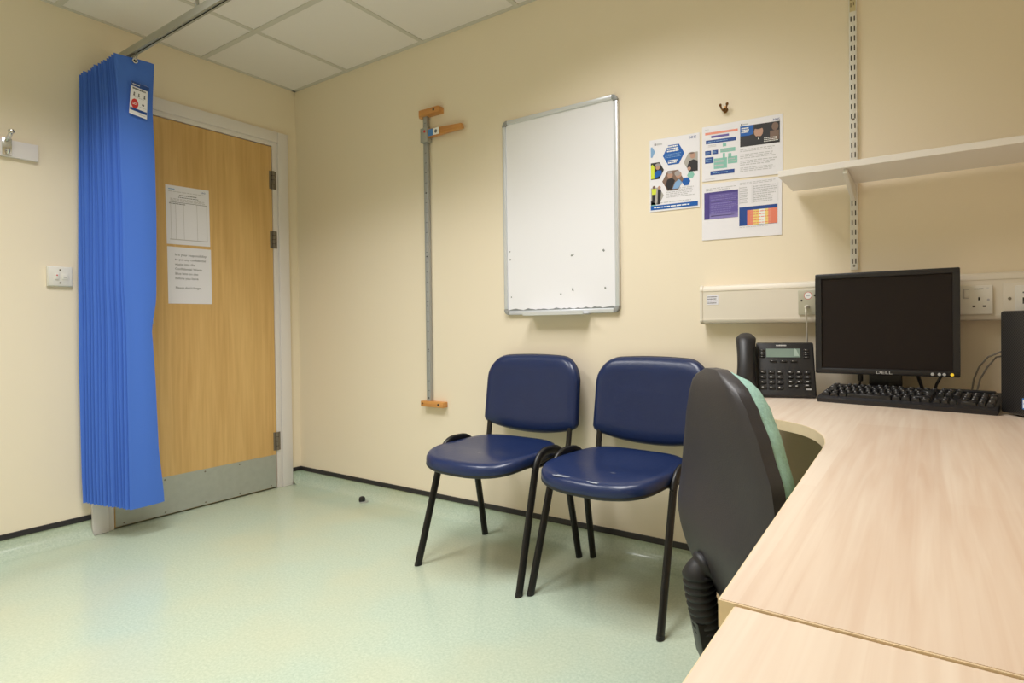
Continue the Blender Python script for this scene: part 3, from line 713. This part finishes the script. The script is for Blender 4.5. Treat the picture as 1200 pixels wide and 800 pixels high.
# ------------------------------------------------------------------ desk
DZt = .705
dk = thing('corner_desk', 'pale maple corner desk with a curved inner edge', 'desk', (3.3, -.6, 0))
edge = [(2.765, -.022), (2.765, -.598)]
curve = [(2.80, -.602), (2.90, -.609), (2.955, -.622), (2.994, -.645), (3.022, -.668), (3.046, -.697), (3.067, -.733), (3.084, -.775), (3.097, -.822), (3.105, -.872), (3.108, -.93)]
outline = edge + curve + [(3.1235, -1.609), (RX - .03, -1.617), (RX - .03, -.022)]
b = MB(); b.prism(outline, DZt - .0245, DZt - .0006, DESKEDGE, 'Z')
ins = []
n = len(outline)
for i in range(n):
    p0, p1, p2 = Vector(outline[i - 1]), Vector(outline[i]), Vector(outline[(i + 1) % n])
    d1, d2 = (p1 - p0).normalized(), (p2 - p1).normalized(); n1, n2 = Vector((-d1.y, d1.x)), Vector((-d2.y, d2.x))
    nn = (n1 + n2).normalized(); ins.append(tuple(p1 + nn * (.0016 / max(.4, nn.dot(n1)))))
b.prism(ins, DZt - .012, DZt, DESKTOP, 'Z'); b.build('worktop', dk)
b = MB(); b.box((2.785, -.575, 0), (2.803, -.05, DZt - .0245), DESKSIDE, .001); b.build('end_panel', dk)
b = MB(); b.box((3.20, -1.585, 0), (RX - .05, -1.567, DZt - .0245), DESKSIDE, .001); b.build('end_panel', dk)
b = MB(); b.tube([(3.70, -.09, 0), (3.70, -.09, DZt - .0245)], .03, BLACKMETAL, 16); b.build('corner_leg', dk)

pd = thing('desk_pedestal', 'maple drawer pedestal standing against the near end of the desk', 'pedestal', (3.4, -1.92, 0))
b = MB(); b.prism([(3.1375, -2.23), (3.575, -2.23), (3.575, -1.6162), (3.1375, -1.6106)], .6745, .7022, DESKEDGE, 'Z'); b.prism([(3.1390, -2.2285), (3.5735, -2.2285), (3.5735, -1.6165), (3.1390, -1.6109)], .680, .7030, DESKTOP, 'Z'); b.build('top_panel', pd)
b = MB(); b.box((3.165, -2.22, .03), (3.57, -1.6175, .6745), DESKSIDE, .001, 1); b.build('body', pd)
for k in range(3):
    z0 = .045 + k * .21
    b = MB(); b.box((3.147, -2.215, z0), (3.165, -1.6225, z0 + .204), DESKSIDE, .002)
    o = b.build('drawer', pd)
    b = MB(); b.tube([(3.147, -1.99, z0 + .15), (3.130, -1.985, z0 + .15), (3.130, -1.85, z0 + .15), (3.147, -1.845, z0 + .15)], .005, STEEL, 8); b.build('handle', o)
for x in (3.22, 3.52):
    for y in (-2.15, -1.69):
        b = MB(); b.tube([(x - .009, y, .023), (x + .009, y, .023)], .023, RUBBER, 16); b.box((x - .012, y - .012, .02), (x + .012, y + .012, .032), BLACKMETAL); b.build('castor', pd)

# ------------------------------------------------------------------ monitor
my = -.125
mo = thing('monitor', 'black flat computer monitor, switched off, on the desk', 'monitor', (3.166, -.10, DZt))
mx0, mx1, mz0, mz1 = 2.973, 3.358, .782, 1.0975
sx0, sx1, sz0, sz1 = 2.991, 3.340, .800, 1.081
b = MB()
b.box((mx0, my, sz1), (mx1, my + .03, mz1), BLACKPLASTIC, .004); b.box((mx0, my, mz0), (mx1, my + .03, sz0), BLACKPLASTIC, .004)
b.box((mx0 + .0003, my + .0004, sz0 - .003), (sx0, my + .03, sz1 + .003), BLACKPLASTIC); b.box((sx1, my + .0004, sz0 - .003), (mx1 - .0003, my + .03, sz1 + .003), BLACKPLASTIC)
s = Sheet(b, (mx0, my, mz0), (mx1 - mx0, 0, 0), (0, 0, sz0 - mz0)); s.text('DELL', .5, .22, .52, LOGOGREY, align='c', stretch=1.5)
b.build('bezel', mo)
b = MB(); b.box((sx0 - .002, my + .006, sz0 - .002), (sx1 + .002, my + .012, sz1 + .002), SCREEN); b.build('screen', mo)
b = MB()
b.box((mx0 + .006, my + .028, mz0 + .006), (mx1 - .006, my + .042, mz1 - .006), BLACKPLASTIC, .006)
b.box((3.06, my + .04, .83), (3.27, my + .064, 1.05), BLACKPLASTIC, .012); b.build('back_housing', mo)
b = MB(); b.box((3.122, my + .040, .716), (3.212, my + .068, .84), BLACKPLASTIC, .006); b.build('neck', mo)
b = MB(); b.prism([(3.166 + .115 * cos(t), -.062 + .040 * sin(t)) for t in [2 * pi * k / 36 for k in range(36)]], DZt + .0005, DZt + .014, BLACKPLASTIC, 'Z', .005); b.build('base', mo)
for x in (3.290, 3.307, 3.319):
    b = MB(); b.lathe([(.0045, my), (.0042, my - .0016), (.001, my - .002)], LOGOGREY, (x, 0, .7895), 12, 'Y'); b.build('button', mo)
b = MB(); b.lathe([(.0045, my), (.0042, my - .0018), (.001, my - .0022)], AMBER, (3.338, 0, .7895), 14, 'Y'); o = b.build('power_button', mo); o['label'] = 'round button lit amber'
b = MB(); b.tube([(3.098, my + .040, .800), (3.098, my + .040, .770), (3.098, my + .040, .758)], .008, BLACKPLASTIC, 10); b.tube([(3.098, my + .04, .76), (3.095, my + .045, .745), (3.09, my + .06, .73), (3.09, my + .07, .712)], .0035, BLACKPLASTIC, 8); b.build('cable', mo)
b = MB(); b.tube([(3.255, my + .04, .800), (3.255, my + .04, .775), (3.262, my + .05, .75), (3.275, my + .06, .712)], .005, BLACKPLASTIC, 8); b.build('cable', mo)
b = MB(); b.tube([(3.325, my + .04, .805), (3.310, my + .04, .778), (3.300, my + .05, .755), (3.29, my + .065, .712)], .004, BLACKPLASTIC, 8); b.build('cable', mo)

# ------------------------------------------------------------------ keyboard
ka = math.atan2(-.083, .436)
kb = thing('keyboard', 'black computer keyboard on the desk in front of the monitor', 'keyboard', (2.992, -.232, DZt), ka); kb.rotation_euler.x = radians(4.5)
KW, KD = .444, .150
b = MB()
b.prism([(0, .0), (-.001, .012), (.010, .0175), (.128, .029), (.150, .031), (.151, .012), (.148, .004), (.02, 0)], 0, KW, BLACKPLASTIC, 'X', .004); 
b.box((.300, .134, .028), (.425, .150, .036), BLACKPLASTIC, .003)
b.build('body', kb, world=False)
for fx in (.05, KW - .05):
    b = MB(); b.box((fx - .012, .128, -.010), (fx + .012, .136, .006), BLACKPLASTIC, .002); b.build('foot', kb, world=False)
def key(x, y, w, d, seed):
    b = MB(); z0 = .0165 + y * .098; h = .0105 - .002 * (y > .11)
    M = Matrix.Translation((x + w / 2, y + d / 2, z0)) @ Matrix.Rotation(math.atan(.098), 4, 'X')
    t = bmesh.new(); bmesh.ops.create_cube(t, size=1)
    for v in t.verts:
        k = .5 if v.co.z < 0 else .385
        v.co = Vector(((v.co.x * 2) * (w * .5 - .0008 - (.0024 if v.co.z > 0 else 0)), (v.co.y * 2) * (d * .5 - .0008 - (.0022 if v.co.z > 0 else 0)) , h if v.co.z > 0 else -.002))
    bmesh.ops.bevel(t, geom=list(t.edges), offset=.0009, segments=1, affect='EDGES')
    b.absorb(t, KEYBLACK, M)
    q = random.Random(seed)
    if w < .03:
        s = Sheet(b, M @ Vector((-w * .3, -d * .05, h + .0002)), M.to_3x3() @ Vector((w * .35, 0, 0)), M.to_3x3() @ Vector((0, d * .32, 0)), .0001)
        s.rect(.15, .1, .15 + q.uniform(.25, .55), .9, KEYINK)
    return b.build('key', kb, world=False)
P_ = .0189; sd = 0; x0 = .011
for r, (y, widths) in enumerate([
    (.012, [1.25, 1.25, 1.25, 6.25, 1.25, 1.25, 1.25, 1.25]),
    (.031, [1.25] + [1] * 11 + [2.75]), (.050, [1.75] + [1] * 12 + [1.25]), (.069, [1.5] + [1] * 12 + [1.5]), (.088, [1] * 13 + [2])]):
    x = x0
    for w in widths: key(x, y, w * P_, P_, sd); x += w * P_; sd += 1
for i, g in enumerate([0, 2, 3, 4, 5, 6.5, 7.5, 8.5, 9.5, 11, 12, 13, 14]): key(x0 + g * P_, .118, P_, .017, sd); sd += 1
nx = x0 + 15.25 * P_
for c in range(3):
    key(nx + c * P_, .118, P_, .017, sd); key(nx + c * P_, .088, P_, P_, sd + 1); key(nx + c * P_, .069, P_, P_, sd + 2); key(nx + c * P_, .012, P_, P_, sd + 3); sd += 4
key(nx + P_, .031, P_, P_, sd)
px = x0 + 18.5 * P_
for c in range(3):
    for y in (.088, .069, .050, .031): key(px + c * P_, y, P_, P_, sd); sd += 1
key(px, .012, 2 * P_, P_, 900); key(px + 2 * P_, .012, P_, P_, 901)
for y, d in ((.088, P_), (.050, 2 * P_), (.012, 2 * P_)): key(px + 3 * P_, y, P_, d, int(y * 1000))

# ------------------------------------------------------------------ computer tower
tdir = Vector((.52, -.854)).normalized()   # along the front, towards the camera
tw = thing('computer_tower', 'black computer tower with a perforated front at the right end of the desk', 'computer', (3.441, -.263, DZt), math.atan2(tdir.y, tdir.x) + pi / 2)
# local: +x is depth away from the front, +y runs back along the front edge
TWI, TD, TH = .125, .23, .263
b = MB(); b.box((.006, -TWI, .004), (TD, 0, TH), BLACKMETAL, .005); 
for x in (.03, TD - .03):
    for y in (-.02, -TWI + .02): b.lathe([(.008, 0), (.008, .006)], RUBBER, (x, y, 0), 12)
b.build('case', tw, world=False)
b = MB(); b.box((-.006, -TWI, .004), (.008, 0, TH), GRILLE, .006, 3); b.build('front_grille', tw, world=False)
b = MB(); b.box((-.0068, -.097, .022), (-.0056, -.074, .049), STICKERBLUE); s = Sheet(b, (-.0068, -.074, .022), (0, -.023, 0), (0, 0, .027)); s.rect(.12, .12, .88, .88, WHITEINK); s.rect(.25, .45, .75, .6, STICKERBLUE, 2); b.build('sticker', tw, world=False)
tc_ = thing('computer_cable', 'pair of grey leads curving from behind the keyboard to the tower', 'cable', (3.40, -.12, DZt))
b = MB()
for dx in (0, .012):
    b.tube([(3.385 + dx, -.085, .708), (3.386 + dx, -.075, .735), (3.392 + dx * 1.2, -.07, .775), (3.404 + dx * 1.6, -.07, .81), (3.424 + dx * 1.6, -.08, .84), (3.46 + dx, -.10, .86 - dx)], .0024, GREYCABLE, 8)
b.build('cord', tc_)

# ------------------------------------------------------------------ desk phone
pa = radians(16)
ph = thing('desk_phone', 'black desk telephone with a small display, left of the monitor', 'telephone', (2.846, -.118, DZt), pa)
# local: x along the width, y to the back; sloping face from (y=-.085,z=.022) to (y=.03,z=.178)
fy0, fz0, fy1, fz1 = -.085, .020, -.012, .172
b = MB()
b.prism([(fy0, .002), (fy0 - .004, .010), (fy0, fz0), (fy1, fz1), (fy1 + .010, fz1 + .002), (fy1 + .022, fz1 - .006), (fy1 + .030, .12), (.045, .002)], -.060, .118, BLACKPLASTIC, 'X', .006, seg=3)
b.prism([(fy0, .002), (fy0 - .004, .010), (fy0, fz0), (fy1, fz1 - .01), (fy1 + .022, fz1 - .016), (fy1 + .030, .12), (.045, .002)], -.118, -.055, BLACKPLASTIC, 'X', .005, seg=3)
b.build('body', ph, world=False)
U = Vector((.166, 0, 0)); V = Vector((0, fy1 - fy0, fz1 - fz0)); o0 = Vector((-.052, fy0, fz0))
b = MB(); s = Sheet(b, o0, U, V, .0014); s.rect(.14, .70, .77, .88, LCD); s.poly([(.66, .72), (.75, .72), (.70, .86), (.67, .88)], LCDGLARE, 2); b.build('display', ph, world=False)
b = MB(); s = Sheet(b, o0, U, V, .0012); s.lines(.33, .935, .52, .965, 1, LOGOGREY, seed=2, fill=.9, ragged=0)
s.lines(.84, .035, .95, .07, 1, KEYINK, seed=3, fill=.8); b.build('emblem', ph, world=False)
nrm = U.cross(V).normalized()
def pkey(u, v, w, h, n=1):
    b = MB(); R3 = Matrix((U.normalized(), V.normalized(), nrm)).transposed().to_4x4()
    M = Matrix.Translation(o0 + U * u + V * v) @ R3
    wu, hv = w * U.length, h * V.length
    b.box((0, 0, -.001), (wu, hv, .0045), KEYBLACK, .0012, 1, M=M)
    s = Sheet(b, M @ Vector((0, 0, .0046)), M.to_3x3() @ Vector((wu, 0, 0)), M.to_3x3() @ Vector((0, hv, 0)), .0002)
    s.rect(.25, .35, .25 + .45 * n, .62, KEYINK); b.build('key', ph, world=False)
for r in range(4):
    for c in range(3): pkey(.01 + c * .155, .36 - r * .105, .115, .07, rnd.uniform(.4, 1))
for r in range(3):
    for c in range(3): pkey(.52 + c * .15, .36 - r * .095, .105, .06, rnd.uniform(.5, 1))
pkey(.52, .085, .08, .05); pkey(.63, .085, .08, .05); pkey(.80, .10, .12, .055)
for k in range(4): pkey(.0 + .02, .83 - k * .045, .09, .03, .6); pkey(.83, .83 - k * .05, .10, .035, .6)
for k in range(3): pkey(.20 + k * .19, .60, .13, .035, .3)
b = MB()
hp = []
for k in range(15):
    t = k / 14; y = fy0 - .004 + (fy1 + .006 - fy0) * t; z = .020 + .170 * t
    lift = .020 + .012 * sin(pi * t) - (.010 if 0 else 0)
    w = .034 - .006 * sin(pi * t); 
    if k == 0 or k == 14: w *= .72; lift -= .008
    hp.append((Vector((-.093, y, z)) + nrm * lift, w))
b.tube([p for p, w in hp], [w for p, w in hp], BLACKPLASTIC, 16, ry=[.022 if 1 < k < 13 else .014 for k in range(15)], up=nrm)
b.build('handset', ph, world=False)

# ------------------------------------------------------------------ visitor chairs
def arc(a, b_, c, n=6):
    """rounded corner between points a-b-c: quadratic"""
    a, b_, c = Vector(a), Vector(b_), Vector(c)
    return [a * (1 - t) ** 2 + b_ * 2 * t * (1 - t) + c * t * t for t in [k / n for k in range(n + 1)]]

def visitor_chair(loc, rz, label, scuffs):
    root = thing('visitor_chair', label, 'chair', loc, rz, 'blue chairs against the wall')
    # side frames: each front leg, rear leg and the arch that joins them
    for sx in (-1, 1):
        f0, f1 = (sx * .252, -.197, .004), (sx * .240, -.075, .415)
        q0, q1 = (sx * .252, .200, .004), (sx * .240, .120, .405)
        b = MB(); b.tube([f0, f1], .0160, BLACKMETAL, 14, ry=.0115, up=(1, 0, 0)); b.tube([(f0[0], f0[1] - .001, 0), (f0[0], f0[1] + .001, .012)], .0163, RUBBER, 14, ry=.0118, up=(1, 0, 0)); b.build('leg', root, world=False)
        b = MB(); b.tube([q0, q1], .0160, BLACKMETAL, 14, ry=.0115, up=(1, 0, 0)); b.tube([(q0[0], q0[1] + .001, 0), (q0[0], q0[1] - .001, .012)], .0163, RUBBER, 14, ry=.0118, up=(1, 0, 0)); b.build('leg', root, world=False)
        top = arc(f1, (sx * .239, -.055, .470), (sx * .238, -.005, .472)) + arc((sx * .238, .045, .470), (sx * .238, .105, .462), q1)
        b = MB(); b.tube(top, .0160, BLACKMETAL, 14, ry=.0115, up=(1, 0, 0)); b.build('side_arch', root, world=False)
    b = MB()
    for y in (-.06, .10): b.tube([(-.238, y, .425), (.238, y, .425)], .010, BLACKMETAL, 10)
    b.build('seat_frame', root, world=False)
    for sx in (-1, 1):
        b = MB()
        pts = [(sx * .205, -.02, .412)] + arc((sx * .205, .13, .412), (sx * .212, .185, .415), (sx * .213, .192, .47)) + [(sx * .213, .202, .54), (sx * .205, .226, .70)]
        b.tube(pts, .0085, BLACKMETAL, 12, ry=.0125, up=(1, 0, 0)); b.build('back_upright', root, world=False)
    # seat: rounded square pad with a dished middle and a rolled front
    def seat_out(t, k):
        a = 2 * pi * t; c, s = cos(a), sin(a); p = .44 + .16 * max(0, -s)
        x = math.copysign(abs(c) ** p, c); y = math.copysign(abs(s) ** p, s)
        hw = .232 * (1.0 if y < 0 else 1 - .10 * y) * (1 - .03 * max(0, -y))
        return x * hw * k, (y * .205 - .035 - .018 * (max(0, -y)) * (1 - x * x)) * k - .035 * (1 - k)
    def seat_z(x, y):
        u = x / .232; v = (y + .035) / .205
        return .470 - .016 * (1 - u * u) * max(0, 1 - abs(v + .0) ** 2) + .008 * max(0, v) - .020 * max(0, -v - .35) ** 1.6 / .5
    n = 56; rows = []
    for k in (.02, .25, .5, .7, .84, .93):
        rows.append([(x, y, seat_z(x, y)) for x, y in [seat_out(j / n, k) for j in range(n)]])
    for k, dz in ((.975, -.006), (.997, -.016), (1.0, -.028), (.995, -.038)):
        rows.append([(x, y, seat_z(x, y) + dz) for x, y in [seat_out(j / n, k) for j in range(n)]])
    b = MB(); b.grid(rows, VINYL, close=True)
    st = b.build('seat', root, world=False, angle=60)
    rows = [[(x, y, seat_z(x, y) + dz) for x, y in [seat_out(j / n, k) for j in range(n)]] for k, dz in ((1.001, -.035), (1.002, -.041), (.985, -.046), (.8, -.052), (.1, -.045))]
    b = MB(); b.grid(rows, BLACKPLASTIC, close=True); o = b.build('seat_pan', root, world=False, angle=60)
    if scuffs:
        q = random.Random(11)
        for (cx, cy, r) in scuffs:
            n2 = 26; out = []
            for k in range(n2):
                a = 2 * pi * k / n2; rr = r * q.uniform(.55, 1.25)
                x, y = cx + rr * 1.7 * cos(a), cy + rr * .38 * sin(a); out.append((x, y, seat_z(x, y) + .0007))
            b = MB(); cz_ = (cx, cy, seat_z(cx, cy) + .0007)
            t = bmesh.new(); c0 = t.verts.new(cz_); vs_ = [t.verts.new(p) for p in out]
            for k in range(n2): t.faces.new((c0, vs_[k], vs_[(k + 1) % n2]))
            b.absorb(t, SCUFF); b.build('scuff_mark', root, world=False)
    # backrest
    def back_pt(u, v, off):
        """u -1..1 across, v 0..1 up; outline with wide rounded top and sagging lower edge"""
        zl = .522 - .036 * (1 - abs(u) ** 2.2) + .016 * (1 - max(0, 1 - max(0, (abs(u) - .90) / .10) ** 2) ** .5); zt = .818 - .012 * abs(u) ** 2 - .088 * (1 - max(0, 1 - max(0, (abs(u) - .60) / .40) ** 2.3) ** .62)
        z = zl + (zt - zl) * v
        hw = .245 - .003 * v
        x = u * hw
        y = .205 + (z - .49) * .13 + .018 * (1 - u * u) + off
        return Vector((x, y, z))
    NU, NV = 28, 18
    def pad(v, u):
        d = min(1 - abs(u), 1); e = min(v, 1 - v)
        return .020 * min(1, (d / .16)) ** .45 * min(1, (e / .14)) ** .45
    us = [-1 + 2 * i / NU for i in range(NU + 1)]; us = [math.copysign(1 - (1 - abs(u)) ** 1.35, u) for u in us]
    vs = [j / NV for j in range(NV + 1)]; vs = [.5 + math.copysign(.5 - .5 * (1 - 2 * abs(v - .5)) ** 1.35, v - .5) for v in vs]
    def creased(u, v): return .0016 * math.exp(-((v - .72 - .015 * sin(u * 4)) / .018) ** 2) * (1 if abs(u) < .6 else 0)
    front = [[back_pt(u, v, -.012 - pad(v, u) + creased(u, v)) for u in us] for v in vs]
    back = [[back_pt(u, v, .004) for u in us] for v in vs]
    b = MB(); t = bmesh.new(); A = [[t.verts.new(p) for p in r] for r in front]; Bk = [[t.verts.new(p) for p in r] for r in back]
    for G in (A, Bk):
        for j in range(NV):
            for i in range(NU): t.faces.new((G[j][i], G[j][i + 1], G[j + 1][i + 1], G[j + 1][i]))
    def rim(pa_, pb):
        for i in range(len(pa_) - 1): t.faces.new((pa_[i], pa_[i + 1], pb[i + 1], pb[i]))
    rim(A[0], Bk[0]); rim(A[-1], Bk[-1]); rim([r[0] for r in A], [r[0] for r in Bk]); rim([r[-1] for r in A], [r[-1] for r in Bk])
    b.absorb(t, VINYL); bk = b.build('backrest', root, world=False, angle=70)
    fr = [[back_pt(u * 1.012, .5 + (v - .5) * 1.012, .004) for u in us] for v in vs]; bb = [[back_pt(u, v, .020 - .012 * max(abs(u) ** 6, abs(2 * v - 1) ** 6)) for u in us] for v in vs]
    b = MB(); t = bmesh.new(); A = [[t.verts.new(p) for p in r] for r in fr]; Bk = [[t.verts.new(p) for p in r] for r in bb]
    for G in (A, Bk):
        for j in range(NV):
            for i in range(NU): t.faces.new((G[j][i], G[j][i + 1], G[j + 1][i + 1], G[j + 1][i]))
    rim(A[0], Bk[0]); rim(A[-1], Bk[-1]); rim([r[0] for r in A], [r[0] for r in Bk]); rim([r[-1] for r in A], [r[-1] for r in Bk])
    b.absorb(t, BLACKPLASTIC); b.build('back_shell', root, world=False, angle=50)
    return root
visitor_chair((1.8155, -.311, 0), radians(-.8), 'navy vinyl chair with black legs, the one next to the measuring rod', [(.0, -.11, .006)])
visitor_chair((2.357, -.300, 0), radians(-3.7), 'navy vinyl chair with a scuffed front edge, beside the office chair', [(-.085, -.234, .020), (.045, -.240, .014), (.05, -.13, .006)])

# ------------------------------------------------------------------ office chair
oc_c = Vector((2.921, -.908)); fa = radians(40)
oc = thing('office_chair', 'office chair with a black back shell and green cushion, pushed under the desk', 'chair', (oc_c.x + .25 * cos(fa), oc_c.y + .25 * sin(fa), 0), fa)
# local: +x is where the chair faces, y to its left; the backrest plane stands at x=-.25
def shw(v):
    return lerp_tab([(0, .125), (.04, .152), (.12, .188), (.22, .232), (.30, .248), (.42, .243), (.58, .224), (.74, .188), (.86, .150), (.93, .116), (.975, .075), (1.0, .03)], v)
BZ0, BZ1 = .370, .850
def bx(z, y):
    v = (z - BZ0) / (BZ1 - BZ0)
    return -.25 - .024 * math.exp(-((v - .26) / .17) ** 2) + .010 * max(0, .12 - v) / .12 - .010 * v + .30 * y * y
rows_b, rows_f, rows_c = [], [], []
NVv = 30
vv = [k / NVv for k in range(NVv + 1)]
def band(k, off, inset=0.0):
    rows = []
    for v in vv:
        z = BZ0 + inset + (BZ1 - BZ0 - 2 * inset) * v; w = max(.004, shw(v) - inset)
        rows.append([(bx(z, y) + off(y / w, v), y, z) for y in [w * (-1 + 2 * i / 24) for i in range(25)]])
    return rows
def closed(b, F_, B_, m):
    t = bmesh.new(); A = [[t.verts.new(p) for p in r] for r in F_]; Bk = [[t.verts.new(p) for p in r] for r in B_]
    for G in (A, Bk):
        for j in range(len(G) - 1):
            for i in range(len(G[0]) - 1): t.faces.new((G[j][i], G[j][i + 1], G[j + 1][i + 1], G[j + 1][i]))
    for pa_, pb in ((A[0], Bk[0]), (A[-1], Bk[-1]), ([r[0] for r in A], [r[0] for r in Bk]), ([r[-1] for r in A], [r[-1] for r in Bk])):
        for i in range(len(pa_) - 1): t.faces.new((pa_[i], pa_[i + 1], pb[i + 1], pb[i]))
    b.absorb(t, m)
edgef = lambda u, v: max(abs(u) ** 9, abs(2 * v - 1) ** 14)
b = MB(); closed(b, band(0, lambda u, v: .0), band(0, lambda u, v: -.036 + .012 * edgef(u, v) + .016 * min(1, max(0, (.50 - v) / .30)) * min(1, max(0, (abs(u) - .55) / .40)) ** 1.2), SHELLBLACK)
b.build('back_shell', oc, world=False, angle=42)
b = MB(); closed(b, band(0, lambda u, v: .012 + .046 * (max(0, 1 - abs(u) ** 3.5)) ** .5 * (max(0, 1 - abs(2 * v - 1) ** 6)) ** .5, .006), band(0, lambda u, v: .0015, .006), GREENFABRIC)
b.build('back_cushion', oc, world=False, angle=60)
def rr_outline(hx, hy, p, n=48):
    return [(math.copysign(abs(cos(a)) ** p, cos(a)) * hx, math.copysign(abs(sin(a)) ** p, sin(a)) * hy) for a in [2 * pi * k / n for k in range(n)]]
b = MB(); rows = []
for k, z in ((.1, .462), (.6, .462), (.9, .456), (.98, .446), (1, .43), (.97, .418)): rows.append([(x * k + .02, y * k, z) for x, y in rr_outline(.215, .225, .55)])
b.grid(rows, GREENFABRIC, close=True); b.build('seat_cushion', oc, world=False, angle=60)
b = MB(); b.grid([[(x * k + .02, y * k, z) for x, y in rr_outline(.212, .222, .55)] for k, z in ((.99, .418), (.99, .408), (.85, .396), (.1, .394))], SHELLBLACK, close=True); b.build('seat_pan', oc, world=False)
b = MB(); b.box((-.11, -.055, .345), (.11, .055, .396), BLACKMETAL, .008); b.tube([(.03, .05, .375), (.03, .20, .372)], .006, BLACKMETAL, 8); b.lathe([(0, .20), (.012, .203), (.014, .225), (0, .235)], RUBBER, (.03, 0, .372), 12, 'Y'); b.build('mechanism', oc, world=False)
# spine bar with its rubber bellows behind the shell
sp = [(-.272, 0, .43), (-.306, 0, .40), (-.300, 0, .34), (-.272, 0, .27), (-.200, 0, .245), (-.10, 0, .29), (-.06, 0, .36)]
b = MB(); b.tube(sp, .024, BLACKMETAL, 12, ry=.010, up=(0, 1, 0)); b.build('spine_bar', oc, world=False)
b = MB(); pts = []; rad = []
N = 64
for k in range(N + 1):
    t = k / N; z = .462 - .154 * t
    pts.append((-.316 + .022 * t - .006 * sin(pi * t) + .050 * max(0, .22 - t) / .22, 0, z)); rad.append((.030 + .0048 * (1 if (k // 3) % 2 else -.2)) * (1 - .12 * t))
b.tube(pts, rad, RUBBER, 20); b.build('bellows', oc, world=False, angle=80)
b = MB(); b.prism([(-.328, .330), (-.270, .330), (-.250, .225), (-.296, .215), (-.314, .255)], -.026, .026, BLACKMETAL, 'Y', .006); b.build('bracket_cover', oc, world=False)
b = MB(); b.lathe([(.025, .10), (.025, .24), (.014, .24), (.014, .35)], BLACKMETAL, (0, 0, 0), 18); b.build('gas_column', oc, world=False)
b = MB(); b.lathe([(.045, .06), (.04, .105), (.028, .12)], BLACKPLASTIC, (0, 0, 0), 18)
for k in range(5):
    a = 2 * pi * k / 5 + .15
    b.tube([(.03 * cos(a), .03 * sin(a), .085), (.15 * cos(a), .15 * sin(a), .080), (.27 * cos(a), .27 * sin(a), .062)], [.022, .018, .014], BLACKPLASTIC, 10, ry=.014)
b.build('star_base', oc, world=False)
for k in range(5):
    a = 2 * pi * k / 5 + .15; c, s_ = cos(a), sin(a); x, y = .272 * c, .272 * s_
    b = MB()
    for d in (-.012, .012): b.tube([(x - s_ * (d - .007), y + c * (d - .007), .025), (x - s_ * (d + .007), y + c * (d + .007), .025)], .025, RUBBER, 16)
    b.tube([(x, y, .03), (x, y, .066)], .006, BLACKMETAL, 8); b.build('castor', oc, world=False)

# ------------------------------------------------------------------ floor door stop
dp = thing('door_stop', 'small black and grey door stop on the floor near the corner', 'door stop', (.678, -.078, 0))
b = MB(); b.lathe([(.024, 0), (.024, .004), (.020, .006)], STEEL, (.684, -.074, 0), 20); b.build('base_disc', dp)
b = MB(); b.lathe([(.016, .005), (.017, .018), (.014, .027), (.006, .031)], RUBBER, (.676, -.080, 0), 18); b.build('rubber_buffer', dp)

# ------------------------------------------------------------------ light
def area(name, loc, sx, sy, power, spread=180, col=(1, .93, .80)):
    l = bpy.data.lights.new(name, 'AREA'); l.shape = 'RECTANGLE'; l.size = sx; l.size_y = sy; l.energy = power; l.color = col; l.spread = radians(spread)
    o = bpy.data.objects.new(name, l); COL.objects.link(o); o.location = loc
    return o
for lx, ly, wx, wy, pw in ((2.312, -1.128, .56, 1.16, 23), (1.112, -1.428, .56, .56, 17), (2.312, -3.228, .56, 1.16, 8), (.812, -3.228, .56, .56, 11)):
    area('ceiling_light', (lx, ly, H - .012), wx, wy, pw, 130, (1, .984, .978))
w = bpy.data.worlds.new('world'); SC.world = w; w.use_nodes = True
w.node_tree.nodes['Background'].inputs['Color'].default_value = (.02, .02, .02, 1)

SC.view_settings.view_transform = 'Standard'
try: SC.view_settings.look = 'None'
except Exception: pass
SC.view_settings.gamma = 1.0; SC.view_settings.use_curve_mapping = False
SC.view_settings.exposure = 0.02
SC.cycles.max_bounces = 10; SC.cycles.diffuse_bounces = 8
try: SC.cycles.use_denoising = True
except Exception: pass
